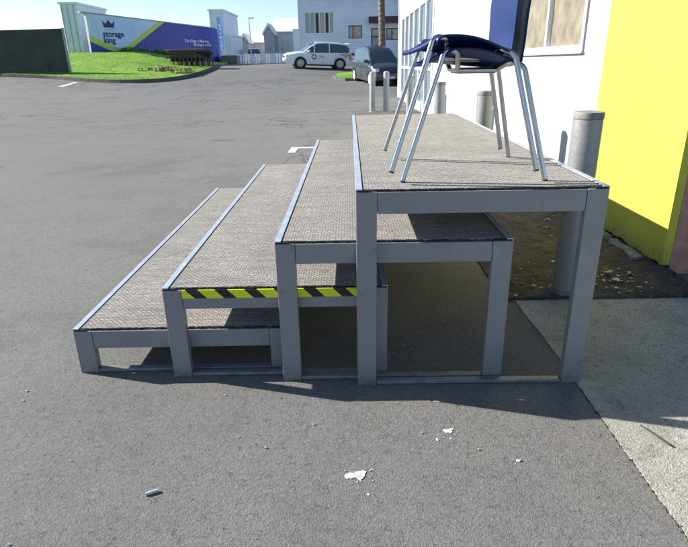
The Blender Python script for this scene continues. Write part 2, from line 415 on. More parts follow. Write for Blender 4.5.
tag(mb.build('pale_leaf', M['leaf_p']), 'crumpled pale leaf on dark soil, nearer the concrete than the yellow leaf', 'leaf')
mb = MB(); flake(mb, .93, .49, .008, .010, .5)
tag(mb.build('small_leaf', M['leaf_y']), 'tiny yellow leaf on the concrete seen under the tallest platform', 'leaf')
# grit on the asphalt
mb = MB()
for _ in range(70):
    flake(mb, random.uniform(-1.9, .85), random.uniform(-.9, 1.6), 0, random.uniform(.002, .006))
for _ in range(70):
    flake(mb, random.uniform(-3.9, .5), random.uniform(3.2, 9), 0, random.uniform(.004, .014))
for _ in range(40):
    flake(mb, random.uniform(-.1, .85), random.uniform(-.02, 2.6), 0, random.uniform(.003, .009))
tag(mb.build('grit', M['litter_m']), 'pale grit and crumbs scattered over the asphalt', 'grit', kind='stuff')

# paint splashes on the asphalt: many-lobed thin films
def splash(name, x, y, s, label, lobes=6, ax=1.3, mat='splash'):
    mb = MB(); rnd = random.Random(int(x * 1000) + 77)
    def blob(cx, cy, r, e, z):
        n = 40; ph = rnd.uniform(0, 9)
        mb.prism([(cx + r * ax * math.cos(6.283 * k / n) * (1 + e * noise.noise(Vector((math.cos(6.283 * k / n) * 1.3, math.sin(6.283 * k / n) * 1.3, ph)))),
                   cy + r * math.sin(6.283 * k / n) * (1 + e * noise.noise(Vector((math.cos(6.283 * k / n) * 1.3 + 4, math.sin(6.283 * k / n) * 1.3, ph)))), z) for k in range(n)], (0, 0, .0003))
    z = .0015
    for k in range(lobes):
        a_ = rnd.uniform(0, 6.283); d = s * rnd.uniform(0, .75) * (k > 0)
        blob(x + d * math.cos(a_) * ax, y + d * math.sin(a_), s * rnd.uniform(.22, .50), .75, z); z += .00012
    for k in range(9):
        a_ = rnd.uniform(0, 6.283); d = s * rnd.uniform(.8, 1.5); blob(x + d * math.cos(a_) * ax, y + d * math.sin(a_), s * rnd.uniform(.04, .11), .8, .0015)
    return tag(mb.build(name, M[mat]), label, 'splash')
splash('paint_splash', .308, -.295, .027, 'white paint splash on asphalt, the one nearer the platforms')
splash('paint_splash', -.009, -.503, .030, 'ragged white paint splash on asphalt, farther from the platforms')
splash('paint_splash', .265, -.335, .011, 'small white spot just below the upper paint splash', 2)
splash('paint_splash', .511, -.449, .012, 'small white spot on asphalt nearest the concrete apron', 3)
splash('paint_splash', .02, -.585, .010, 'faint white spot below the ragged paint splash', 2)
splash('paint_splash', .30, -.118, .007, 'thin pale mark on the shaded asphalt in front of the tallest platform', 4, 3.2, 'litter_m')
# cigarette end
mb = MB().tube([(-.655, -.582, .006), (-.622, -.566, .006)], .0045, 10)
tag(mb.build('cigarette_end', M['splash'], smooth=True), 'pale cigarette end lying alone on the asphalt', 'cigarette end')
mb = MB().tube([(.985, -.29, .013), (1.0, -.33, .014), (1.028, -.395, .013)], .0035, 6)
tag(mb.build('twig', M['dark_wood']), 'thin dark twig lying on the sunlit concrete', 'twig')
# moss growing in the joint between asphalt and concrete
mb = MB()
for _ in range(520):
    yy = random.uniform(-1.4, .1); s = random.uniform(.001, .0038) * (1.5 if random.random() < .15 else 1)
    xx = .8745 + random.gauss(0, .0028)
    mb.lathe([(s, 0), (s * .8, s * .6), (s * .2, s * .9)], 6, Matrix.Translation((xx, yy, .001)))
tag(mb.build('moss', M['moss']), 'moss in the joint between asphalt and concrete', 'moss', kind='stuff')

# painted marks
def road_mark(name, pts, lift=.004):
    mb = MB(); mb.prism([(x, y, terr(x, y) + lift) for x, y in pts], (0, 0, .002))
    return tag(mb.build(name, M['road_white']), kind='structure')
road_mark('parking_line', [(-.91, 6.64), (-.915, 6.08), (-.80, 6.08), (-.795, 6.5), (-.45, 6.5), (.6, 6.5), (.6, 6.64)])
road_mark('parking_line', [(-15.62, 28.5), (-15.2, 28.3), (-15.35, 30.3), (-15.65, 30.7)], .012)

# ------------------------------------------------------------------ stage platforms
def platform(label, x, y, rot, H, L, tape=False):
    W = .89; pw, pd, bh = .075, .034, .080; e = .0075     # post width/depth, beam height, deck build-up
    t = thing('stage_platform', label, 'stage platform', (x, y, 0), R(rot), 'nested stage platforms')
    zt = H - e
    for end, (y0, y1) in enumerate(((0, pd), (L - pd, L))):
        for x0 in (0, W - pw):
            MB().box(x0, x0 + pw, y0, y1, 0, zt).build('leg', M['frame'], t, bevel=.0025)
        MB().box(pw + .0015, W - pw - .0015, y0 + .0015, y1, zt - bh, zt - .001).build('end_beam', M['frame'], t, bevel=.0025)
        MB().box(pw + .0015, W - pw - .0015, y0 + .003, y1 - .002, .003, .017).build('bottom_bar', M['frame'], t, bevel=.002)
    for x0 in (.003, W - .043):
        MB().box(x0, x0 + .04, pd + .002, L - pd - .002, zt - .07, zt - .002).build('side_beam', M['frame'], t, bevel=.0025)
    for k in (1, 2, 3):
        yy = L * k / 4
        MB().box(.045, W - .045, yy - .02, yy + .02, zt - .055, zt - .003).build('cross_beam', M['frame'], t)
    # deck board with its dark underlay
    MB().box(.006, W - .006, .0145, L - .003, zt, H - .0035).build('deck_board', M['deck_ply'], t)
    # carpet: thin slab whose front edge is slightly frayed
    n = 150; xs = [.027 + (W - .054) * k / n for k in range(n + 1)]
    fr = [.0155 + .0035 * noise.noise(Vector((v * 40, H * 9, 0))) + .002 * random.random() for v in xs]
    vs = []; 
    for z in (H - .0035, H):
        vs += [(xv, f, z) for xv, f in zip(xs, fr)] + [(xv, L - .006, z) for xv in xs]
    m = n + 1; fs = []
    for k in range(n):
        fs += [(k, k + m, k + 1 + m, k + 1)[::-1], (2 * m + k, 2 * m + k + 1, 2 * m + m + k + 1, 2 * m + m + k), (k, k + 1, 2 * m + k + 1, 2 * m + k),
               (m + k + 1, m + k, 3 * m + k, 3 * m + k + 1)]
    fs += [(0, 2 * m, 3 * m, m), (n, m + n, 3 * m + n, 2 * m + n)]
    MB().add(vs, fs).build('carpet', M['carpet'], t)
    # frayed dark fringe under the carpet's front edge
    fb = MB()
    for k in range(170):
        xv = random.uniform(.03, W - .03); w = random.uniform(.002, .006); d = random.uniform(.001, .006)
        fb.box(xv, xv + w, .0145 - d * .7, .017, zt + .0005, H - random.uniform(.0005, .003))
    tag(fb.build('fringe', M['black'], t), kind='stuff')
    # aluminium nosing along both long sides
    for s in (0, 1):
        p = [(0, zt - .001), (0, H + .0035), (.0235, H + .0035), (.0235, H - .001), (.003, H - .001), (.003, zt - .001)]
        poly = [((xx if s == 0 else W - xx), .002, z) for xx, z in p]
        MB().prism(poly, (0, L - .004, 0)).build('edge_trim', M['alu'], t, bevel=.0008)
        q = .0238 if s == 0 else W - .0238 - .003
        MB().box(q, q + .003, .006, L - .006, H - .004, H + .0006).build('trim_gap', M['black'], t)
    # little black corner caps
    for x0 in (.0, W - .05):
        MB().box(x0 + .0245 if x0 == 0 else W - .05, x0 + .052 if x0 == 0 else W - .0245, .002, .009, zt + .0002, zt + .007).build('corner_cap', M['black'], t, bevel=.001)
    if tape:
        b = MB().box(.077, W - pw - .004, -.0012, .0, -.034, .0); b.box(.077, W - pw - .004, -.0012, .005, 0, .0012)
        o = b.build('hazard_tape', M['tape'], t, loc=(0, 0, zt + .0005))
        tag(o, 'yellow and black slanted hazard tape')
    return t
platform('lowest grey stage platform, at the outer end of the nested row', -1.1774, .1210, .32, .2042, 2.699)
platform('second lowest grey stage platform, with yellow and black hazard tape on its front', -.7670, .0796, .03, .3992, 2.782, True)
platform('second tallest grey stage platform, nested under the one with chairs', -.3050, .0423, -.25, .5968, 2.853)
platform('tallest grey stage platform, carrying the two blue chairs', 0, 0, -.30, .7984, 2.93)

# ------------------------------------------------------------------ chairs
# local frame: +u (= -x world) is the front, y sideways, z above the deck
# (u, z, half width, how far the sides curl up, front rounding)
PROF = [(.203, .408, .207, .043, 1.), (.207, .412, .210, .045, 1.), (.201, .416, .213, .047, .97), (.185, .419, .214, .050, .85), (.15, .419, .216, .055, .62), (.11, .415, .217, .061, .36), (.06, .409, .218, .068, .12),
        (0, .403, .218, .072, 0), (-.06, .398, .214, .062, 0), (-.11, .394, .207, .042, 0), (-.15, .396, .200, .022, 0), (-.18, .404, .194, .008, 0), (-.197, .424, .190, 0, 0), (-.204, .455, .190, 0, 0),
        (-.206, .50, .194, 0, 0), (-.205, .56, .201, 0, 0), (-.210, .63, .206, 0, 0), (-.225, .70, .205, 0, 0), (-.242, .76, .194, 0, 0), (-.252, .795, .170, 0, 0), (-.256, .812, .13, 0, 0)]
def chair(label, x, y, z, rz):
    t = thing('stacking_chair', label, 'chair', (x, y, z), rz, 'stacked blue chairs')
    n = 24; vs = []; m = len(PROF)
    for i, (u, zz, hw, cu_, fr_) in enumerate(PROF):
        bk = sm((-u - .15) / .06) if i >= 10 else 0
        for k in range(n + 1):
            s = -1 + 2 * k / n; a = abs(s)
            uu = u - .105 * fr_ * a ** 1.3 + bk * .040 * a ** 1.3
            z_ = zz + cu_ * a ** 2.0 - .016 * max(0, (a - .85) / .15) ** 2 * (1 - bk)
            vs.append((-uu, s * hw, z_))
    fs = [(i * (n + 1) + k, i * (n + 1) + k + 1, (i + 1) * (n + 1) + k + 1, (i + 1) * (n + 1) + k) for i in range(m - 1) for k in range(n)]
    o = MB().add(vs, fs).build('seat_shell', M['plastic'], t, smooth=True)
    s = o.modifiers.new('sub', 'SUBSURF'); s.levels = 1; s.render_levels = 2
    s = o.modifiers.new('solid', 'SOLIDIFY'); s.thickness = .0065; s.offset = -1
    r = .0096
    def bend(pts, rad=.034, k=7):    # polyline with rounded corners
        pts = [Vector(p) for p in pts]; out = [pts[0]]
        for a_, b_, c_ in zip(pts, pts[1:], pts[2:]):
            r0 = min(rad, (a_ - b_).length * .48, (c_ - b_).length * .48)
            p0, p2 = b_ + (a_ - b_).normalized() * r0, b_ + (c_ - b_).normalized() * r0
            out += [(1 - q) ** 2 * p0 + 2 * q * (1 - q) * b_ + q * q * p2 for q in [j / k for j in range(k + 1)]]
        return out + [pts[-1]]
    for sgn in (-1, 1):
        S_ = lambda u, sd, zz: (-u, sgn * sd, zz)
        front = bend([S_(.263, .264, .004), S_(.116, .197, .462), S_(.068, .184, .458), S_(.052, .100, .394)], .045, 9)
        rear = bend([S_(-.263, .264, .004), S_(-.167, .198, .404), S_(-.122, .180, .418), S_(-.10, .098, .394)], .045, 9)
        MB().tube(front, r, 14).build('front_leg', M['chrome'], t, smooth=True)
        MB().tube(rear, r, 14).build('rear_leg', M['chrome'], t, smooth=True)
        for u in (.263, -.263):
            d = (Vector((-u * .5, 0, .42)) - Vector((-u, 0, 0))).normalized(); f0 = Vector(S_(u, .264, .0025))
            MB().tube([f0, f0 + d * .006], r * 1.06, 12).build('foot_cap', M['rubber'], t, smooth=True)
        MB().tube([S_(-.10, .098, .390), S_(0, .099, .390), S_(.052, .100, .390)], .0080, 10).build('side_rail', M['chrome'], t, smooth=True)
    for u in (.052, -.10):
        MB().tube([(-u, -.098, .390), (-u, .098, .390)], .0080, 10).build('cross_rail', M['chrome'], t, smooth=True)
    MB().box(-.05, .095, -.088, .088, .377, .3815).build('mounting_plate', M['bracket'], t, bevel=.003)
    return t
chair('lower blue plastic chair of the stacked pair, its feet on the carpet', .446, .384, .7964, R(-1.5))
chair('upper blue plastic chair, stacked on top of the other', .400, .358, .7984 + .040, R(-1.2))

# ------------------------------------------------------------------ bollards
def big_bollard(x, y, h, r, label, rust):
    t = thing('steel_bollard', label, 'bollard', (x, y, 0), 0, 'galvanised bollards along the white wall')
    MB().lathe([(r, -.05), (r, h - .035)], 40).build('pipe', M['galv'], t, smooth=True)
    MB().lathe([(r * 1.01, 0), (r * 1.01, .004)], 40).build('band', M['rust'], t, smooth=True, loc=(0, 0, h - .037))
    MB().lathe([(r * 1.035, 0), (r * 1.035, .022), (r * 1.0, .030), (r * .6, .034), (.002, .035)], 40).build('cap', M['cap'], t, smooth=True, loc=(0, 0, h - .033))
    MB().lathe([(r * 1.35, 0), (r * 1.25, .014), (r * 1.02, .024)], 24).build('footing', M['plaster'], t, smooth=True, loc=(0, 0, .010))
    return t
b0 = big_bollard(1.172, .90, .975, .071, 'nearest galvanised steel bollard, behind the right leg of the tallest platform', True)
for yy, lab in ((3.02, 'galvanised bollard second nearest of those along the wall, seen below the chair seats'),
                (5.42, 'galvanised bollard against the white wall, third from the camera'),
                (8.90, 'galvanised bollard beside the glazed part of the white wall, farthest of the wall row')):
    c = copy_tree(b0); c.location = (1.172, yy, 0); c['label'] = lab
def white_bollard(x, y, label):
    t = thing('white_bollard', label, 'bollard', (x, y, .02), 0, 'white bollards on the far pad')
    MB().lathe([(.075, -.05), (.075, .955), (.070, .975), (.045, .99), (.002, .995)], 28).build('post', M['white_metal'], t, smooth=True)
    MB().lathe([(.12, 0), (.12, .008), (.08, .012)], 24).build('base_plate', M['white_metal'], t, smooth=True)
    return t
w0 = white_bollard(.62, 12.62, 'white bollard on the far concrete pad, the one farther from the white wall')
w1 = copy_tree(w0); w1.location = (.97, 12.55, .02); w1['label'] = 'white bollard on the far concrete pad, the one nearer the white wall'

# ------------------------------------------------------------------ white building on the right
WX = 1.83
def right_building():
    t = thing('white_building', 'white rendered building on the right with a bright yellow near section', 'building', (WX, 1.15, 0))
    Y0, Y1, H = 1.15, 18.6, 4.3
    def q(y): return y - 1.15
    # wall pieces (local x from wall face inwards); openings for one window and the glazed bay
    wz0, wz1, wy0, wy1 = 1.27, 2.45, 2.68, 5.25
    gy0, gy1 = 10.6, 17.6
    zy = .035
    # yellow section, ragged base showing dark footing
    n = 60; bot = []
    for k in range(n + 1):
        yy = Y0 + (2.30 - Y0) * k / n
        bot.append((0, q(yy), .055 + .03 * noise.noise(Vector((yy * 7, 0, 1))) + .014 * noise.noise(Vector((yy * 31, 0, 4)))))
    poly = bot + [(0, q(2.30), H), (0, q(Y0), H)]
    MB().prism(poly, (.05, 0, 0)).build('yellow_wall', M['yellow'], t)
    MB().box(.018, .049, q(Y0) + .01, q(2.30), -.1, .2).build('footing', M['soil'], t)
    w = MB()
    w.box(0, .25, q(2.30), q(wy0), zy, H); w.box(0, .25, q(wy0), q(wy1), zy, wz0); w.box(0, .25, q(wy0), q(wy1), wz1, H)
    w.box(0, .25, q(wy1), q(gy0), zy, H); w.box(0, .25, q(gy0), q(gy1), 2.6, H); w.box(0, .25, q(gy1) + .0, q(Y1), zy, H)
    w.box(0, .25, q(gy0), q(gy1), 0, .16)
    w.build('white_wall', M['white_wall'], t)
    MB().box(.015, .25, q(2.31), q(Y1), -.1, zy - .002).build('plinth', M['plaster'], t)
    # end walls and back, roof
    MB().box(.052, 8, q(Y0), q(2.298), -.1, H).build('end_wall', M['brick'], t)
    MB().box(.25, 8, q(Y1) - .25, q(Y1), -.1, H).build('far_wall', M['white_wall'], t)
    MB().box(7.75, 8, q(Y0) + .25, q(Y1) - .25, -.1, H).build('back_wall', M['white_wall'], t)
    MB().box(-.10, 8.1, q(Y0) - .15, q(Y1) + .15, H + .002, H + .22).build('roof', M['ware_roof'], t, bevel=.01)
    # the window: frame, frosted panes, sill
    fr = thing_part = MB()
    for a, b_, c, d in ((wy0, wy1, wz0, wz0 + .055), (wy0, wy1, wz1 - .05, wz1), (wy0, wy0 + .05, wz0 + .055, wz1 - .05), (wy1 - .05, wy1, wz0 + .055, wz1 - .05),
                        (3.52, 3.56, wz0 + .055, wz1 - .05), (4.38, 4.42, wz0 + .055, wz1 - .05)):
        fr.box(-.012, .05, q(a), q(b_), c, d)
    f = fr.build('window', M['window_white'], t, bevel=.003)
    for a, b_ in ((wy0 + .052, 3.518), (3.562, 4.378), (4.422, wy1 - .052)):
        MB().box(.030, .036, q(a), q(b_), wz0 + .057, wz1 - .052).build('pane', M['pane_beige'], f)
    bd = MB()
    for a, b_, c, d in ((wy0 - .016, wy1 + .016, wz1, wz1 + .016), (wy0 - .016, wy0 - .001, wz0, wz1), (wy1 + .001, wy1 + .016, wz0, wz1)): bd.box(-.016, .0, q(a), q(b_), c, d)
    bd.build('surround', M['board_edge'], f)
    MB().box(-.028, .0, q(wy0) - .03, q(wy1) + .03, wz0 - .014, wz0 - .002).build('sill', M['board_edge'], f, bevel=.002)
    # glazed bay: white mullions with glass between
    g = MB(); ym = [gy0 + (gy1 - gy0) * k / 6 for k in range(7)]
    for k, yy in enumerate(ym):
        g.box(-.02, .10, q(yy) - .07, q(yy) + .07, .162, 2.598)
    for a, b_ in zip(ym, ym[1:]):
        g.box(0, .06, q(a) + .072, q(b_) - .072, .162, .26); g.box(0, .06, q(a) + .072, q(b_) - .072, 2.52, 2.598); g.box(0, .06, q(a) + .072, q(b_) - .072, 1.02, 1.09)
    gf = g.build('glazed_front', M['window_white'], t)
    for a, b_ in zip(ym, ym[1:]):
        MB().box(.04, .05, q(a) + .073, q(b_) - .073, .261, 2.519).build('pane', M['blue_glass'], gf)
    MB().box(-.035, .03, q(Y1) - .10, q(Y1) + .03, 0, H).build('corner_board', M['window_white'], t)
right_building()
# broken concrete edging along the foot of the yellow wall
mb = MB(); n = 40; vs = []
for k in range(n + 1):
    yy = 1.30 + 1.15 * k / n; nz = lambda a_, f_: noise.noise(Vector((yy * f_, a_, 3)))
    xo = 1.742 + .02 * nz(1, 5) + .008 * nz(2, 30) + (.03 if k in (13, 14, 26) else 0); h = .058 + .012 * nz(3, 8) + .006 * nz(4, 35) - (.035 if k in (13, 14) else 0)
    vs += [(xo, yy, -.02), (xo + .006, yy, h - .006), (xo + .014, yy, h), (1.80, yy, h + .006), (1.80, yy, -.02)]
mb.add(vs, [(i * 5 + k, i * 5 + k + 1, i * 5 + 6 + k, i * 5 + 5 + k) for i in range(n) for k in range(4)] + [(0, 1, 2, 3, 4), tuple(n * 5 + k for k in range(5))[::-1]])
tag(mb.build('concrete_edging', M['plaster']), 'broken pale concrete edging along the foot of the yellow wall', 'edging')

# ------------------------------------------------------------------ left island: kerb, lawn
KERB = [(-60, 35.5), (-30, 35.3), (-23, 34.3), (-19.96, 33.12), (-17.97, 32.38), (-15.52, 30.98), (-13.36, 29.94), (-11.46, 29.36), (-10.25, 29.92), (-9.47, 31.2), (-8.9, 32.4), (-8.85, 35.46), (-9.35, 38.72), (-9.9, 42), (-10.6, 49)]
def dense(poly, step):
    out = []
    for (a, b), (c, d) in zip(poly, poly[1:]):
        L = math.hypot(c - a, d - b); k = max(1, int(L / step))
        out += [(a + (c - a) * i / k, b + (d - b) * i / k) for i in range(k)]
    return out + [poly[-1]]
KD = dense(KERB, .5)
for _ in range(3):
    KD = [KD[0]] + [((a[0] + 2 * b[0] + c[0]) / 4, (a[1] + 2 * b[1] + c[1]) / 4) for a, b, c in zip(KD, KD[1:], KD[2:])] + [KD[-1]]
def kerb(name, path, mat, w=.16, h=.20, side=-1):
    mb = MB(); rows = []
    for i, (x, y) in enumerate(path):
        a = path[max(i - 1, 0)]; b = path[min(i + 1, len(path) - 1)]
        d = Vector((b[0] - a[0], b[1] - a[1])).normalized(); nrm = Vector((-d.y, d.x)) * (-side)
        z = terr(x, y); p = Vector((x, y))
        o = p + nrm * w
        rows.append([(p.x, p.y, z - .1), (p.x, p.y, z + h * .8), (p.x + nrm.x * .03, p.y + nrm.y * .03, z + h), (o.x, o.y, z + h), (o.x, o.y, z - .1)])
    vs = [v for r_ in rows for v in r_]
    fs = [(i * 5 + k, i * 5 + k + 1, i * 5 + 6 + k, i * 5 + 5 + k) for i in range(len(rows) - 1) for k in range(4)]
    mb.add(vs, fs); tag(mb.build(name, mat), kind='structure')
kerb('kerb', KD, M['kerb'])
def lawn_z(x, y):
    xr = -8.9 if y < 36 else -8.9 - (y - 36) * .14
    return terr(x, y) + .19 + 1.0 * sm((xr - x) / 7) * sm((y - 32.5) / 11)
def lawn():
    # fan rows from the kerb line backwards to y = 60
    mb = MB(); rows = 40; vs = []
    ks = [(x, y) for x, y in KD]
    split = [i for i, (x, y) in enumerate(ks)]
    for i, (x, y) in enumerate(ks):
        tx = x if x < -16 else -16 + (x + 16) * .30   # aim point on the back line
        if y > 38: tx = -13.6 + (y - 38) * .2
        for j in range(rows + 1):
            t = j / rows; sx = x + (tx - x) * t; sy = y + (max(60 - 0, y + 1) - y) * t
            if j == 0: sx, sy = x, y
            vs.append((sx, sy, lawn_z(sx, sy) + (.03 * noise.noise(Vector((sx * 1.5, sy * 1.5, 0))) if j else 0) - (.02 if j == 0 else 0)))
    n = rows + 1
    mb.add(vs, [(i * n + j, (i + 1) * n + j, (i + 1) * n + j + 1, i * n + j + 1) for i in range(len(ks) - 1) for j in range(rows)])
    tag(mb.build('lawn', M['grass'], smooth=True), kind='structure')
lawn()
mb = MB()
for _ in range(30000):
    t = random.random() ** 1.3
    i = random.randrange(12, len(KD) - 8); kx, ky = KD[i]
    y = ky + .2 + t * 13; x = kx - random.random() * 1.3 - .15 * t
    if x < -30 or x > -8.95 - max(0, y - 36) * .14: continue
    z = lawn_z(x, y) - .02; h = random.uniform(.04, .11); a = random.uniform(0, 3.14); w = .012
    dx, dy = math.cos(a) * w, math.sin(a) * w; lx, ly = random.uniform(-.05, .05), random.uniform(-.05, .05)
    mb.add([(x - dx, y - dy, z), (x + dx, y + dy, z), (x + lx, y + ly, z + h)], [(0, 1, 2)])
tag(mb.build('grass', M['blade']), 'short bright green grass on the raised island', 'grass', kind='stuff')

# right-hand small green island by the van
patch = [(-.68, 31.0), (-.5, 29.4), (-.1, 28.7), (.4, 28.9), (1.4, 29.6), (4.2, 30.4), (4.2, 34.2), (1.2, 33.6), (-.2, 33.0), (-.6, 32.2)]
def patch_mesh(name, ring, dz0, dz1, mat):
    mb = MB(); n = len(ring); cx = sum(p[0] for p in ring) / n; cy = sum(p[1] for p in ring) / n
    vs = [(x, y, terr(x, y) - .1) for x, y in ring] + [(x, y, terr(x, y) + dz0) for x, y in ring] + [(cx + (x - cx) * .5, cy + (y - cy) * .5, terr(x, y) + dz1) for x, y in ring] + [(cx, cy, terr(cx, cy) + dz1)]
    fs = [(k, (k + 1) % n, (k + 1) % n + n, k + n) for k in range(n)] + [(k + n, (k + 1) % n + n, (k + 1) % n + 2 * n, k + 2 * n) for k in range(n)] + [(k + 2 * n, (k + 1) % n + 2 * n, 3 * n) for k in range(n)]
    mb.add(vs, fs); return tag(mb.build(name, mat), kind='structure')
pd_ = dense(patch + [patch[0]], .4)[:-1]
patch_mesh('small_lawn', pd_, .13, .18, M['grass'])
kerb('small_kerb', dense(patch + [patch[0]], .4), M['kerb'], .14, .12, 1)

# ------------------------------------------------------------------ things on and behind the island
# dark green board
t = thing('notice_board', 'large dark green board seen from behind, standing on the grass', 'board', (-18.45, 33.6, .12), math.atan2(.1, -1) + math.pi); t.scale = (1.16, 1.16, 1.16)
MB().box(-3.3, 1.02, 0, .10, .55, 2.92).build('panel', M['board'], t, bevel=.01)
MB().box(1.025, 1.11, -.01, .11, .5, 2.95).build('edge_post', M['board_edge'], t, bevel=.01)
MB().box(-3.4, -3.305, -.01, .11, .5, 2.95).build('edge_post', M['board_edge'], t, bevel=.01)
for xx in (-1.3, .3):
    MB().box(xx, xx + .1, .102, .2, .5, 2.8).build('brace', M['board_edge'], t)

# storage hoarding / building side, along A->B
A = Vector((-19.76, 42.0, 0)); B = Vector((-12.1, 52.0, 0)); ang = math.atan2(B.y - A.y, B.x - A.x)
def hoarding():
    t = thing('storage_hoarding', 'long navy and pale blue hoarding wall with a lime chevron and white lettering', 'hoarding', A, ang)
    L = 12.6; T = 5.2
    top = lambda s: 5.12 - .055 * s
    # panels are coplanar neighbours, cut by the chevron (s along the wall, z up); local -y faces the car park
    def panel(name, pts, y0, y1, mat):
        return MB().prism([(s, y0, z) for s, z in pts], (0, y1 - y0, 0)).build(name, mat, t)
    Vb = 2.88
    panel('backing', [(.36, 1.5), (L, 1.5), (L, top(L)), (.36, top(.36))], .012, .30, M['grey_clad'])
    panel('navy_wall', [(.35, 1.5), (L, 1.5), (L, top(L)), (.35, top(.35))], .0, .010, M['hoard_blue'])
    # lime chevron then pale field proud of the wall
    k = (4.59 - 2.2) / (6.5 - 2.88); kl = (3.30 - 2.2) / (2.88 - .25)
    h = .30
    zc = 2.12
    rt = lambda dz: (top(0) - (zc + dz)) / .70 + Vb
    panel('lime_chevron', [(.35, zc + (Vb - .35) * .40), (Vb, zc), (rt(0) + .05, top(6.5) - .01), (.35, top(.35) - .01)], -.012, -.001, M['hoard_lime'])
    panel('pale_field', [(.35, zc + .48 + (Vb - .35) * .40), (Vb, zc + .42), (rt(.42) - .0, top(6.0) - .02), (.35, top(.35) - .02)], -.024, -.013, M['hoard_pale'])
    panel('top_flashing', [(-.05, top(0)), (L + .05, top(L)), (L + .05, top(L) + .08), (-.05, top(0) + .08)], -.06, .42, M['board_edge'])
    panel('corner_trim', [(L, 1.5), (L + .45, 1.5), (L + .45, top(L) - .02), (L, top(L) - .02)], .02, .35, M['hoard_blue'])
    def text(name, body, s, z, size, mat, bold=.0, xs=1.):
        cu = bpy.data.curves.new(name, 'FONT'); cu.body = body; cu.size = size; cu.extrude = .006; cu.offset = bold; cu.space_character = 1.0
        tmp = bpy.data.objects.new(name + '_tmp', cu); COL.objects.link(tmp)
        dg = bpy.context.evaluated_depsgraph_get(); me = bpy.data.meshes.new_from_object(tmp.evaluated_get(dg))
        COL.objects.unlink(tmp); bpy.data.objects.remove(tmp)
        me.materials.clear(); me.materials.append(mat)
        o = bpy.data.objects.new(name, me); COL.objects.link(o); o.parent = t
        o.rotation_euler = (R(90), 0, 0); o.location = (s, -.050 if mat is M['navy'] else -.020, z); o.scale = (xs, 1, 1); return o
    text('lettering', 'storage', 1.48, 3.50, .62, M['navy'], .010, .95)
    text('lettering', 'king', 1.48, 3.05, .62, M['navy'], .010, .95)
    text('lettering', 'The Kings of Moving,', 9.05, 3.22, .34, M['white_ink'], .004, .92)
    text('lettering', 'Storing & more', 9.95, 2.92, .34, M['white_ink'], .004, .92)
    # crown emblem and bar
    MB().prism([(1.66, -.036, 4.16), (2.50, -.036, 4.16), (2.60, -.036, 4.62), (2.33, -.036, 4.42), (2.08, -.036, 4.70), (1.83, -.036, 4.42), (1.56, -.036, 4.62)], (0, .011, 0)).build('crown_emblem', M['navy'], t)
    MB().box(1.66, 2.46, -.036, -.025, 4.02, 4.07).build('emblem_bar', M['curtain'], t)
hoarding()
# feather flag in front of hoarding's far end
fp = A + (B - A).normalized() * 11.95
t = thing('feather_flag', 'tall light blue feather flag in front of the navy storage building', 'flag', (fp.x + .9, fp.y - 1.0, 1.4), R(52))
MB().tube([(0, 0, -.3), (0, 0, 2.6), (.05, 0, 3.3), (.2, 0, 3.8), (.45, 0, 4.0)], .02, 8).build('pole', M['white_metal'], t, smooth=True)
n = 14; vs = []
for k in range(n + 1):
    z = .55 + 3.3 * k / n; w = .10 + .55 * sm(k / 4) - .25 * max(0, (k - 10) / 4)
    for j in range(4): vs.append((.03 + w * j / 3, .03 * math.sin(k * .9 + j), z))
fs = [(k * 4 + j, k * 4 + j + 1, k * 4 + 5 + j, k * 4 + 4 + j) for k in range(n) for j in range(3)]
o = MB().add(vs, fs).build('flag_cloth', M['flag'], t, smooth=True); s_ = o.modifiers.new('s', 'SOLIDIFY'); s_.thickness = .006
for k in range(7):
    z = 1.1 + .34 * k; MB().box(.19 + .03 * (k % 3), .36 + .02 * (k % 2), -.045, -.035, z, z + .14 + .05 * (k % 2)).build('flag_print', M['white_ink'], o)

# stack of dark sleepers on bearers
def sleeper_stack():
    t = thing('timber_stack', 'long stack of dark weathered timber resting on pallets at the end of the lawn', 'timber stack', (-10.62, 37.6, lawn_z(-10.5, 37.6)), R(-10)); t.scale = (.98, 1.1, 1.24)
    for k in range(7):
        xx = -1.25 + k * .40
        for yy in (-.5, .1, .6):
            MB().box(xx, xx + .12, yy - .06, yy + .06, -.1, .20).build('pallet_block', M['grey_wood'], t)
    b2 = MB()
    for z0 in (.20,): 
        for k in range(7): b2.box(-1.35, 1.30, -.6 + k * .18, -.47 + k * .18, z0, z0 + .03)
    b2.build('pallet_deck', M['dark_wood'], t)
    b3 = MB()
    for k in range(9):
        xx = -1.3 + k * .30; b3.box(xx, xx + .13, -.66, .62, .235, .36)
    b3.build('bearer', M['dark_wood'], t)
    b4 = MB(); random.seed(3)
    for lay in range(4):
        for k in range(5):
            x0 = -1.55 + random.uniform(-.25, .2); x1 = 1.1 + random.uniform(-.5, .3)
            z0 = .37 + lay * .105
            b4.box(x0, x1, -.62 + k * .25, -.62 + k * .25 + .23, z0, z0 + .095)
    b4.build('sleeper', M['dark_wood'], t, bevel=.008)
    b5 = MB()
    for k in range(4):
        b5.box(-1.7 + .06 * k, 1.0 - .1 * k, -.5 + k * .27, -.26 + k * .27, .795, .84)
    b5.build('top_plank', M['grey_wood'], t, bevel=.005)
sleeper_stack()
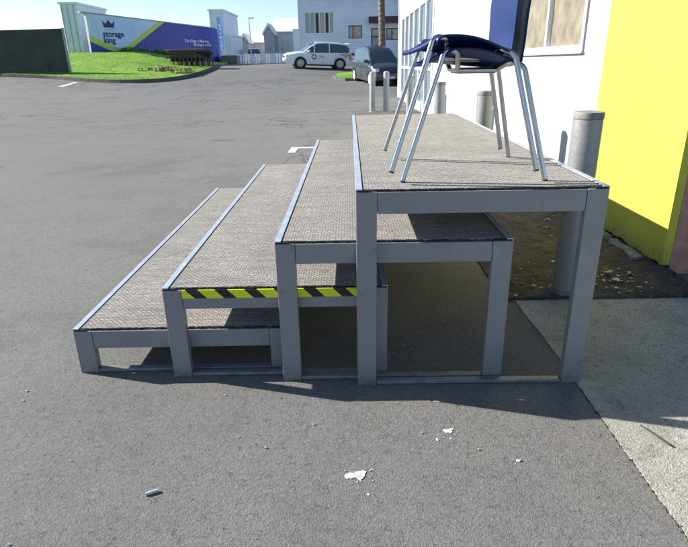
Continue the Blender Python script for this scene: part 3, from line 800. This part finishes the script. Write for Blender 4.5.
# sawn timber offcuts on the lawn
spots = [(-12.9, 33.7, .30), (-12.35, 33.9, -.2), (-11.8, 34.2, .5), (-11.7, 33.4, .1), (-11.3, 33.6, -.4), (-10.9, 33.9, .2), (-10.5, 32.6, .0), (-10.1, 32.3, .4), (-9.8, 33.1, -.3), (-9.55, 32.4, .1)]
b = thing('timber_crate', 'x', 'crate', group='small timber crates on the lawn')
for z0 in (.02, .22): MB().box(-.17, .17, -.14, .14, z0, z0 + .05).build('board', M['wood'], b)
for sx in (-.13, .09): MB().box(sx, sx + .05, -.12, .12, .071, .219).build('block', M['wood'], b)
names = ['farthest left', 'second from the left', 'third from the left', 'fourth from the left', 'fifth from the left', 'fifth from the right', 'fourth from the right', 'third from the right', 'second from the right', 'farthest right']
for i, (x, y, a) in enumerate(spots):
    c = b if i == 0 else copy_tree(b)
    c.location = (x, y, lawn_z(x, y) - .02); c.rotation_euler = (0, 0, a); s = (.8, .7, 1, .9, 1.1, .9, 1, 1.1, .9, 1)[i]; c.scale = (s * 1.2, s * 1.2, s * .9)
    c['label'] = f'small sawn timber block lying on the lawn, {names[i]} of the scattered row'
# low shrubs against the hoarding
random.seed(11)
for i, (s, lab) in enumerate(((2.9, 'low pale green shrub below the chevron tip of the storage building'), (3.9, 'second low pale green shrub from the chevron tip, against the navy wall'),
                              (5.6, 'low green shrub in the middle of the row against the navy wall'), (6.6, 'low green shrub nearest the timber stack against the navy wall'))):
    p = A + (B - A).normalized() * s + Vector((.8, -.75, 0)); z = lawn_z(p.x, p.y)
    mb = MB()
    for _ in range(420):
        a = random.uniform(0, 6.28); rr = .55 * random.random() ** .5; hh = random.uniform(0, .36) * (1 - rr)
        c = Vector((rr * math.cos(a) * 1.3, rr * math.sin(a), hh)); e = Vector((random.gauss(0, .05), random.gauss(0, .05), random.gauss(.03, .03))); g = Vector((random.gauss(0, .04), random.gauss(0, .04), random.gauss(0, .04)))
        mb.add([c, c + e, c + e + g, c + g], [(0, 1, 2, 3)])
    t = thing('shrub', lab, 'shrub', (p.x, p.y, z), 0, 'low shrubs by the storage building')
    mb.build('foliage', M['leaf'], t); MB().tube([(0, 0, -.1), (0, 0, .2)], .02, 6).build('stem', M['bark'], t)

# background structures --------------------------------------------------
def box_building(name, label, cat, x0, x1, y0, y1, z0, z1, wall, roof, extras=None, group=None):
    t = thing(name, label, cat, ((x0 + x1) / 2, y0, z0), 0, group); w = (x1 - x0) / 2
    MB().box(-w, w, 0, y1 - y0, -.5, z1 - z0).build('wall', wall, t)
    MB().box(-w - .12, w + .12, -.12, y1 - y0 + .12, z1 - z0 + .002, z1 - z0 + .16).build('roof', roof, t)
    if extras: extras(t, w, z1 - z0)
    return t
def shed_ex(t, w, h):
    for k in range(3): MB().box(-w + .05 + k * .5, -w + .09 + k * .5, -.03, -.002, 0, h).build('seam', M['board_edge'], t)
box_building('cladding_shed', 'pale blue metal clad shed behind the dark green board', 'shed', -24.1, -22.75, 48, 54, 1.8, 6.3, M['shed'], M['ware_roof'], shed_ex)
# lattice fence beside hoarding
t = thing('lattice_fence', 'grey lattice fence between the pale shed and the storage building', 'fence', (-23.6, 50, 1.9))
mb = MB()
for k in range(14): mb.box(-.7 + k * .2, -.66 + k * .2, 0, .03, 0, 1.95)
mb.build('upright', M['grey_fence'], t); mb = MB()
for k in range(10): mb.box(-.7, 2.2, .032, .06, .1 + k * .19, .14 + k * .19)
mb.build('rail', M['grey_fence'], t)
MB().box(-.7, 2.2, .3, .4, 0, 1.7).build('backing_panel', M['grey_clad'], t)

def tower_ex(t, w, h):
    for k in range(1):
        f = MB().box(-w + .25, -w + 1.1, -.04, -.002, 2.6, 3.6).build('window', M['window_white'], t)
        MB().box(-w + .32, -w + 1.03, -.05, -.042, 2.67, 3.53).build('pane', M['blue_glass'], f)
box_building('office_block', 'pale grey office block behind the end of the storage building', 'building', -14.4, -12.95, 60, 68, 1.31, 6.6, M['shed'], M['ware_roof'], tower_ex)
box_building('annex', 'lower pale grey annex stepping down from the office block', 'building', -12.94, -12.2, 60.3, 66, 1.31, 4.2, M['shed'], M['ware_roof'])
# skip
t = thing('waste_skip', 'dark grey waste skip standing beside the pale fence', 'skip', (-10.9, 51.4, 1.28))
MB().prism([(-.72, 0, .08), (.72, 0, .08), (.72, 0, .78), (-.72, 0, .78)], (0, 1.2, 0)).build('bin', M['skip'], t, bevel=.02)
MB().box(-.76, .76, -.03, 1.23, .782, .84).build('rim', M['board_edge'], t)
# palisade fence
t = thing('palisade_fence', 'pale blue and white paling fence in front of the far warehouses', 'fence', (-11.3, 56, 1.3))
for k in range(32):
    MB().box(k * .26, k * .26 + .2, 0, .04, .05, .98).build('paling', M['fence_blue'] if (k // 2) % 2 else M['window_white'], t)
mb = MB()
for z in (.25, .8): mb.box(0, 8.4, .042, .08, z, z + .07)
mb.build('rail', M['board_edge'], t)
for k in range(5): MB().box(k * 2.1 - .05, k * 2.1 + .05, .082, .18, 0, 1.05).build('post', M['board_edge'], t)

def warehouse(label, x0, x1, y0, y1, z0, eave, ridge, px0, px1, py, pe, pr):
    t = thing('warehouse', label, 'warehouse', (x0, y0, z0), 0, 'far pale warehouses'); w = x1 - x0; d = y1 - y0; e = eave - z0; r_ = ridge - z0
    MB().prism([(0, 0, -.3), (0, 0, e), (0, d / 2, r_), (0, d, e), (0, d, -.3)], (w, 0, 0)).build('wall', M['ware'], t)
    rf = MB()
    rf.prism([(-.2, -.25, e - .08), (-.2, d / 2, r_ + .04), (-.2, d / 2, r_ + .16), (-.2, -.25, e + .04)], (w + .4, 0, 0))
    rf.prism([(-.2, d + .25, e - .08), (-.2, d / 2, r_ + .04), (-.2, d / 2, r_ + .16), (-.2, d + .25, e + .04)], (w + .4, 0, 0))
    rf.build('roof', M['ware_roof'], t)
    # gabled porch at the left end; darker grey cladding stands for its shaded front
    a, b_ = px0 - x0, px1 - x0; q = py - y0; m_ = (a + b_) / 2; pe -= z0; pr -= z0
    MB().prism([(a, q, -.3), (b_, q, -.3), (b_, q, pe), (m_, q, pr), (a, q, pe)], (0, -q - .01, 0)).build('porch_wall', M['grey_clad'], t)
    pf = MB()
    pf.prism([(a - .15, q - .15, pe - .1), (m_, q - .15, pr + .05), (m_, q - .15, pr + .45), (a - .15, q - .15, pe + .25)], (0, -q + .1, 0))
    pf.prism([(b_ + .15, q - .15, pe - .1), (m_ + .001, q - .15, pr + .05), (m_ + .001, q - .15, pr + .45), (b_ + .15, q - .15, pe + .25)], (0, -q + .1, 0))
    pf.build('porch_roof', M['ware_roof'], t)
    for k in range(2):
        MB().box(a + .35 + k * 0, b_ - .35, q - .05, q - .003, .0, pe * .6).build('roller_door', M['board_edge'], t) if k == 0 else None
    return t
warehouse('far pale warehouse with a gabled porch coloured grey as shade, the lower one behind the paling fence', -13.6, -10.8, 78, 92, 1.31, 4.1, 5.9, -13.9, -12.9, 74, 4.0, 4.7)
warehouse('far pale warehouse with a taller porch coloured grey as shade, just left of the white four-wheel drive', -10.2, -3.0, 76, 92, 1.31, 5.3, 7.4, -10.5, -9.25, 72, 4.8, 5.7)
t = thing('site_hut', 'bright white block between the far warehouse and the pale weatherboard house', 'building', (-5.0, 60, 1.31))
MB().box(-.7, 1.4, 0, 4, -.2, 3.3).build('wall', M['window_white'], t); MB().box(-.75, 1.45, -.05, 4.05, 3.302, 3.4).build('roof', M['ware_roof'], t)
# background power pole-like mast
t = thing('lamp_post', 'thin grey lamp post rising in front of the lower far warehouse', 'lamp post', (-10.0, 58.5, 1.31))
MB().tube([(0, 0, 0), (0, 0, 4.4)], [.06, .035], 8).build('pole', M['galv'], t, smooth=True)
MB().box(-.05, .5, -.05, .05, 4.38, 4.46).build('lamp_head', M['board_edge'], t)

# weatherboard house behind cars, the blue of its shade put into the wall colour
def house():
    t = thing('weatherboard_house', 'long pale weatherboard house behind the two parked cars, wall colour tinted blue as shade', 'building', (-3.68, 44, 1.08)); t.scale = (1.15, 1.15, 1.15); z = lambda v: v - 1.1; X = lambda v: v + 3.2
    openings = [(.12, 1.05, 2.80, 3.62), (1.66, 2.25, 2.30, 3.42), (2.70, 3.9, 2.66, 3.40), (4.6, 5.6, 2.7, 3.5)]
    openings += [(-2.85, -.85, 3.14, 4.5)]
    xs = sorted({-3.2, 14.} | {v for o in openings for v in o[:2]}); 
    w = MB()
    for a, b_ in zip(xs, xs[1:]):
        op = [o for o in openings if o[0] <= a + 1e-6 and o[1] >= b_ - 1e-6]; H = 5.6
        if op: w.box(X(a), X(b_), 0, .2, -.6, z(op[0][2])); w.box(X(a), X(b_), 0, .2, z(op[0][3]), z(H))
        else: w.box(X(a), X(b_), 0, .2, -.6, z(H))
    w.box(0, .2, .2, 8, -.6, z(5.6)); w.box(X(13.8), X(14), .2, 8, -.6, z(5.6)); w.box(.2, X(13.8), 7.8, 8, -.6, z(5.6))
    w.build('wall', M['pale'], t)
    MB().prism([(-.35, -.35, z(5.6)), (-.35, 8.35, z(5.6)), (-.35, 4, z(7.0))], (17.9, 0, 0)).build('roof', M['roof_red'], t)
    # lean-to eave above the right-hand windows
    MB().prism([(X(1.5), -.42, z(3.70)), (X(14), -.42, z(3.70)), (X(14), -.003, z(4.05)), (X(1.5), -.003, z(4.05))], (0, 0, .10)).build('eave', M['roof_red'], t)
    for (a, b_, c, d) in openings:
        fr = MB(); f_ = .05
        fr.box(X(a), X(b_), .03, .09, z(c), z(c) + f_); fr.box(X(a), X(b_), .03, .09, z(d) - f_, z(d))
        big = a < 0
        cuts = [a, b_ - f_] + ([a + (b_ - a) * k / 6 for k in range(1, 6)] if big else [a + (b_ - a) * (.30 if b_ - a > .7 else .5)])
        if not big and b_ - a < .7: fr.box(X(a) + f_, X(b_) - f_, .03, .09, z((c + d) / 2), z((c + d) / 2) + f_); cuts = cuts[:2]
        for q in cuts: fr.box(X(q), X(q) + f_, .03, .09, z(c) + f_, z(d) - f_)
        f = fr.build('window', M['trim'] if not big else M['window_white'], t)
        MB().box(X(a) + .01, X(b_) - .01, .092, .10, z(c) + .01, z(d) - .01).build('pane', M['blue_glass'], f)
        if not big and b_ - a > .7: MB().box(X(a) + .35, X(b_) - .12, .078, .086, z(c) + .06, z(d) - .08).build('blind', M['curtain'], f)
        if big:
            for k in (2, 3, 4):
                MB().box(X(a + (b_ - a) * (k + .15) / 6) + .06, X(a + (b_ - a) * (k + .8) / 6), .072, .086, z(c) + .06, z(d) - .08).build('curtain', M['curtain'] if k % 2 else M['trim'], f)
    MB().box(X(.30), X(.75), -.05, -.003, -.5, .75).build('vent_door', M['glass'], t)
    MB().box(0 - .08, -.002, -.03, .1, -.6, z(5.6)).build('corner_board', M['window_white'], t)
house()

# palm behind the van
def palm():
    x, y = 2.2, 35.0; z = terr(x, y); random.seed(5)
    t = thing('palm_tree', 'palm with a rough brown trunk behind the dark van', 'palm tree', (x, y, z))
    mb = MB(); pts = []; rs = []
    for k in range(46):
        zz = -.1 + 6.2 * k / 45; pts.append((.03 * math.sin(zz), .03 * math.cos(zz * .7), zz)); rs.append(.215 - .006 * zz + (.022 if k % 2 else 0))
    mb.tube(pts, rs, 14).build('trunk', M['bark'], t)
    cb = MB()
    for i in range(34):
        a = 6.283 * i / 34 * 2.39; el = random.uniform(.0, 1.15); L = random.uniform(1.9, 2.6); p = Vector((0, 0, 6.0))
        d = Vector((math.cos(a) * math.cos(el), math.sin(a) * math.cos(el), math.sin(el)))
        mid = []
        for k in range(15):
            q = k / 14; mid.append(p + d * L * q + Vector((0, 0, -1.5 * q * q * L * .5)))
        sd = d.cross(Vector((0, 0, 1))).normalized()
        for k in range(1, 14):
            fw = (mid[k + 1] - mid[k]).normalized(); ln = .55 * math.sin(math.pi * (k / 14) ** .7) + .08
            for sgn in (-1, 1):
                for h_ in (0, .5):
                    b0_ = mid[k] + (mid[k + 1] - mid[k]) * h_; tip = b0_ + sd * sgn * ln + fw * ln * .6 + Vector((0, 0, -.25 * ln))
                    cb.add([b0_, b0_ + fw * .05, tip], [(0, 1, 2)])
    cb.build('crown', M['frond'], t)
palm()

# ------------------------------------------------------------------ cars
def interp(pts, x):
    if x <= pts[0][0]: return pts[0][1]
    for (a, va), (b, vb) in zip(pts, pts[1:]):
        if x <= b: return va + (vb - va) * (x - a) / (b - a)
    return pts[-1][1]
def wheel(t, x, y, z, r, w, out, spokes, hub):
    m = Matrix.Translation((x, y, z)) @ Matrix.Rotation(R(90) * (-out), 4, 'X')
    wt = MB().lathe([(r * .70, -w / 2), (r * .93, -w / 2), (r, -w * .36), (r, w * .36), (r * .93, w / 2), (r * .70, w / 2), (r * .66, w * .2)], 30, m).build('wheel', M['tyre'], t, smooth=True)
    rb = MB().lathe([(r * .66, w * .40), (r * .70, w * .5), (r * .67, w * .52), (r * .62, w * .40)], 30, m)
    for k in range(spokes):
        a = 6.283 * k / spokes; mm = m @ Matrix.Rotation(a, 4, 'Z')
        rb.box(r * .12, r * .66, -r * .075, r * .075, w * .36, w * .46, mm)
    rb.lathe([(r * .18, w * .36), (r * .18, w * .5), (r * .1, w * .52)], 14, m)
    rb.build('rim', M[hub], wt, smooth=True)
def car(name, label, cat, loc, rot, S):
    t = thing(name, label, cat, loc); t.rotation_euler = rot
    L, W = S['L'], S['W']; hw = W / 2; zb = S['zb']; wr = S['r']; ra = wr * 1.16
    st = sorted(set([round(-L / 2 + L * k / 72, 4) for k in range(73)]))
    plan = lambda x: hw * (1 - .16 * max(0, (abs(x) - (L / 2 - .45)) / .45) ** 1.3)
    rows = []
    for x in st:
        ztop = interp(S['belt'], x); b = zb + .10 * max(0, (abs(x) - (L / 2 - .35)) / .35) ** 1.5
        zl = b
        for xw in S['wx']:
            d = abs(x - xw)
            if d < ra: zl = max(zl, wr + math.sqrt(ra * ra - d * d) * .98)
        zl = min(zl, ztop - .12); h = plan(x); f = lambda q: zl + (ztop - zl) * q
        ring = [(h * .0, b), (h * .60, b), (h * .62, max(b + .001, zl - .001)), (h * .955, zl), (h * .985, f(.22)), (h * 1., f(.5)), (h * .985, f(.78)), (h * .945, f(.95)), (h * .88, ztop), (h * .5, ztop + S['crown'] * .8), (0, ztop + S['crown'])]
        rows.append([(x, yy, zz) for yy, zz in ring] + [(x, -yy, zz) for yy, zz in ring[-2:0:-1]])
    n = len(rows[0]); vs = [v for r_ in rows for v in r_]
    fs = [(i * n + k, i * n + (k + 1) % n, (i + 1) * n + (k + 1) % n, (i + 1) * n + k) for i in range(len(rows) - 1) for k in range(n)] + [tuple(range(n)), tuple((len(rows) - 1) * n + k for k in range(n))]
    MB().add(vs, fs).build('body', M[S['paint']], t, smooth=True)
    # dark sills and bumpers
    for sg in (-1, 1):
        MB().box(S['wx'][0] + ra, S['wx'][1] - ra, sg * hw * .96 - .02, sg * hw * .96 + .02, zb - .04, zb + .06).build('sill_trim', M['trim'], t, bevel=.01)
    # greenhouse
    G = S['green']; gst = sorted(set([g[0] for g in G['top']] + [p for q in G['pillars'] for p in q] + [G['top'][0][0] + (G['top'][-1][0] - G['top'][0][0]) * k / 40 for k in range(41)]))
    parts = {'glass': MB(), 'paint': MB()}
    def ring(x):
        zt = interp(G['top'], x); bz = interp(S['belt'], x) - .02; q = max(0.001, (zt - bz) / (G['zr'] - bz)); h = plan(x) * .90; ht = h - G['tumble'] * q
        return [(x, h, bz), (x, h - (h - ht) * .92, bz + (zt - bz) * .86), (x, ht - .05, zt - .02 * q), (x, ht * .55, zt + .015 * q), (x, 0, zt + .02 * q)]
    for a, b_ in zip(gst, gst[1:]):
        ra_, rb_ = ring(a), ring(b_); mid = (a + b_) / 2
        pil = any(p <= mid <= q for p, q in G['pillars']); zm = interp(G['top'], mid); roof = G['roof'][0] <= mid <= G['roof'][1]
        for k in range(4):
            for sg in (1, -1):
                quad = [ra_[k], rb_[k], rb_[k + 1], ra_[k + 1]]; quad = [(x_, y_ * sg, z_) for x_, y_, z_ in quad]
                kind = 'glass'
                if k == 0 and pil: kind = 'paint'
                if k == 1: kind = 'paint'
                if k >= 2 and roof: kind = 'paint'
                parts[kind].add(quad, [(0, 1, 2, 3)])
    parts['glass'].build('window', M['glass'], t, smooth=True); parts['paint'].build('roof', M[S['paint']], t, smooth=True)
    for xw in S['wx']:
        for sg in (-1, 1):
            wheel(t, xw, sg * (hw - .11), wr, wr, .21, sg, S['spokes'], S['hub'])
            # dark wheel well
            m = Matrix.Translation((xw, sg * (hw - .22), wr)) @ Matrix.Rotation(R(90), 4, 'X')
            MB().lathe([(ra * .99, -.12), (ra * .99, .16)], 24, m).build('wheel_well', M['trim'], t)
    # door seams, handles, mirrors
    for sg in (-1, 1):
        for x in S['seams']:
            sb = MB(); zt = interp(S['belt'], x); sb.box(x - .006, x + .006, sg * plan(x) * .99 - .012, sg * plan(x) * .99 + .006 * sg, zb + .12, zt - .1); sb.build('door_seam', M['trim'], t)
        for x in S['handles']:
            zt = interp(S['belt'], x); MB().box(x - .09, x + .09, sg * hw * .985 - .02, sg * hw * .985 + .02, zt - .20, zt - .16).build('door_handle', M[S['paint']], t, bevel=.008)
        x = S['mirror']; zt = interp(S['belt'], x)
        MB().box(x - .09, x + .07, sg * (hw * .90), sg * (hw * .90) + sg * .24, zt + .0, zt + .17).build('wing_mirror', M[S['mirror_mat']], t, bevel=.03)
        # lamps
        fx = L / 2; zf = interp(S['belt'], fx - .2)
        MB().box(fx - .42, fx - .05, sg * hw * .62 - .0, sg * hw * .885, zf - .16, zf - .02).build('headlight', M['lamp'], t, bevel=.03)
        MB().box(-fx - .005, -fx + .22, sg * hw * .70, sg * hw * .86, S['tailz'] - .08, S['tailz'] + .10).build('tail_light', M['tail'], t, bevel=.02)
    zf = interp(S['belt'], L / 2 - .2)
    MB().box(L / 2 - .05, L / 2 + .012, -hw * .5, hw * .5, zf - .24, zf - .10).build('grille', M['trim'], t, bevel=.01)
    MB().box(L / 2 - .10, L / 2 + .025, -hw * .78, hw * .78, zb + .08, zb + .22).build('bumper', M['trim'] if S['paint'] == 'suv' else M[S['paint']], t, bevel=.03)
    MB().box(L / 2 + .026, L / 2 + .036, -.25, .25, zb + .14, zb + .24).build('number_plate', M['window_white'], t)
    MB().box(-L / 2 - .03, -L / 2 + .1, -hw * .8, hw * .8, zb + .06, zb + .24).build('rear_bumper', M['trim'], t, bevel=.03)
    return t
def seat_on_ground(cx, cy, hx, hyv, wb, wd):
    """position and rotation of a vehicle resting on the slope"""
    f = Vector((hx, hyv)).normalized(); s = Vector((-f.y, f.x)); g = lambda a, b: terr(cx + f.x * a + s.x * b, cy + f.y * a + s.y * b)
    zf = (g(wb / 2, wd / 2) + g(wb / 2, -wd / 2)) / 2; zr = (g(-wb / 2, wd / 2) + g(-wb / 2, -wd / 2)) / 2
    zl = (g(wb / 2, wd / 2) + g(-wb / 2, wd / 2)) / 2; zr2 = (g(wb / 2, -wd / 2) + g(-wb / 2, -wd / 2)) / 2
    X = Vector((f.x, f.y, (zf - zr) / wb)).normalized(); Yv = Vector((s.x, s.y, (zl - zr2) / wd)); Z = X.cross(Yv).normalized(); Yv = Z.cross(X)
    rot = Matrix((X, Yv, Z)).transposed().to_euler()
    return (cx, cy, (zf + zr) / 2), rot
suv = dict(L=4.66, W=1.80, zb=.24, r=.35, wx=(-1.36, 1.31), crown=.05, paint='suv', spokes=7, hub='rim', mirror=.78, mirror_mat='suv', tailz=.98,
           belt=[(-2.33, .86), (-2.27, .98), (-2.1, 1.06), (-1.2, 1.06), (0, 1.03), (.95, 1.01), (1.5, .97), (2.0, .89), (2.2, .80), (2.33, .62)],
           green=dict(top=[(-2.20, 1.08), (-2.02, 1.38), (-1.78, 1.60), (-1.2, 1.655), (-.3, 1.68), (.25, 1.63), (.62, 1.42), (1.12, 1.03)], zr=1.68, tumble=.17,
                      pillars=[(-2.2, -2.0), (.35, .42), (-.66, -.60), (.9, 1.12)], roof=(-1.95, .30)),
           seams=(.92, -.18, -1.05), handles=(.02, -.85))
p, r_ = seat_on_ground(-2.02, 37.2, -.975, -.22, 2.67, 1.55)
c = car('suv_car', 'white four-wheel drive estate parked side-on in the distance', 'car', p, r_, suv)
# round emblem on the front door facing the camera (its left side) and gold rear quarter sticker
def door_mark(t, W):
    mb = MB(); n = 20; y = W / 2 + .004
    for k in range(n):
        a, b_ = 6.283 * k / n, 6.283 * (k + 1) / n
        mb.add([(.42 + r0 * math.cos(q), y, .76 + r0 * math.sin(q)) for r0, q in ((.11, a), (.16, a), (.16, b_), (.11, b_))], [(0, 1, 2, 3)])
    mb.add([(.30, y, .60), (.36, y, .60), (.40, y, .68), (.34, y, .68)], [(0, 1, 2, 3)])
    o = mb.build('door_emblem', M['trim'], t); s_ = o.modifiers.new('s', 'SOLIDIFY'); s_.thickness = .004
    mb = MB(); mb.box(-.30, .12, y - .006, y + .003, .80, .84); mb.box(-.30, .0, y - .006, y + .003, .72, .75)
    mb.build('door_lettering', M['board_edge'], t)
    MB().prism([(-2.18, y - .05, .62), (-1.80, y - .012, .62), (-1.62, y - .006, .86), (-1.15, y - .004, 1.0), (-2.12, y - .05, 1.0)], (0, .008, 0)).build('rear_sticker', M['amber'], t)
    for sg in (-1, 1): MB().beam((-1.7, sg * .60, 1.69), (.15, sg * .60, 1.72), .03, .03).build('roof_rail', M['rim'], t)
    MB().box(-2.28, -1.95, -.6, .6, 1.60, 1.64).build('spoiler', M['suv'], t, bevel=.015)
door_mark(c, 1.80)
van = dict(L=4.02, W=1.68, zb=.22, r=.31, wx=(-1.25, 1.35), crown=.06, paint='van', spokes=9, hub='window_white', mirror=.95, mirror_mat='van', tailz=1.0,
           belt=[(-2.01, .92), (-1.95, 1.04), (-1.2, 1.08), (.6, 1.05), (1.05, 1.02), (1.6, .93), (1.88, .80), (2.01, .60)],
           green=dict(top=[(-1.97, 1.05), (-1.86, 1.42), (-1.66, 1.62), (-1.2, 1.71), (-.5, 1.74), (.0, 1.73), (.35, 1.66), (.6, 1.53), (1.0, 1.25), (1.34, 1.0)], zr=1.74, tumble=.17,
                      pillars=[(-2.0, -1.78), (.46, .53), (-.72, -.62), (1.15, 1.34)], roof=(-1.74, .33)),
           seams=(.98, .0, -1.0), handles=(.12, -.12))
# near-side wheel contacts at about (1.04, 22.5) and (.32, 25.0)
f = Vector((.277, -.961)); s = Vector((-f.y, f.x)); ctr = Vector((.80, 27.4)) + s * .72
p, r_ = seat_on_ground(ctr.x, ctr.y, f.x, f.y, 2.6, 1.45)
car('small_van', 'dark blue-grey small van parked facing the camera in front of the palm', 'van', p, r_, van)
far = dict(suv); far['paint'] = 'suv'
p, r_ = seat_on_ground(-10.6, 64.0, .15, -1, 2.6, 1.5)
car('distant_car', 'distant silver car with dark windows parked before the paling fence', 'car', p, r_, dict(suv))

# ------------------------------------------------------------------ sun, sky, camera
sun_dir = Vector((-1.79, .48, 1.0)).normalized()        # towards the sun
L = bpy.data.lights.new('sun', 'SUN'); L.energy = 4.3; L.angle = R(.53); L.color = (1., .955, .88)
so = bpy.data.objects.new('sun', L); COL.objects.link(so); so.rotation_euler = (-sun_dir).to_track_quat('-Z', 'Y').to_euler(); so.location = (-20, 6, 12)
w = bpy.data.worlds.new('World'); scene.world = w; w.use_nodes = True; nt = w.node_tree
sky = nt.nodes.new('ShaderNodeTexSky'); sky.sky_type = 'NISHITA'; sky.sun_disc = False
sky.sun_elevation = math.asin(sun_dir.z); sky.sun_rotation = math.atan2(sun_dir.x, sun_dir.y); sky.air_density = 1.; sky.dust_density = .3; sky.ozone_density = 3.
bg = nt.nodes['Background']; bg.inputs['Strength'].default_value = .070; nt.links.new(sky.outputs[0], bg.inputs[0])

cam = bpy.data.cameras.new('camera'); co = bpy.data.objects.new('camera', cam); COL.objects.link(co)
yaw, pitch, roll = R(.681), R(20.416), R(-1.124)
F = Vector((-math.sin(yaw) * math.cos(pitch), math.cos(yaw) * math.cos(pitch), -math.sin(pitch))); Rt = Vector((math.cos(yaw), math.sin(yaw), 0)); U = Rt.cross(F)
r2 = Rt * math.cos(roll) + U * math.sin(roll); u2 = -Rt * math.sin(roll) + U * math.cos(roll)
co.matrix_world = Matrix(((r2.x, u2.x, -F.x, -.02395), (r2.y, u2.y, -F.y, -1.86254), (r2.z, u2.z, -F.z, 1.21889), (0, 0, 0, 1)))
cam.sensor_fit = 'HORIZONTAL'; cam.sensor_width = 36; cam.lens = 537.64 / 688 * 36; cam.shift_y = -10 / 688
cam.clip_start = .05; cam.clip_end = 3000; scene.camera = co
vs_ = scene.view_settings; vs_.view_transform = 'Standard'; vs_.look = 'None'; vs_.gamma = 1; vs_.use_curve_mapping = False; vs_.exposure = 1.32
scene.render.engine = 'CYCLES'; scene.cycles.use_denoising = True; scene.cycles.max_bounces = 6
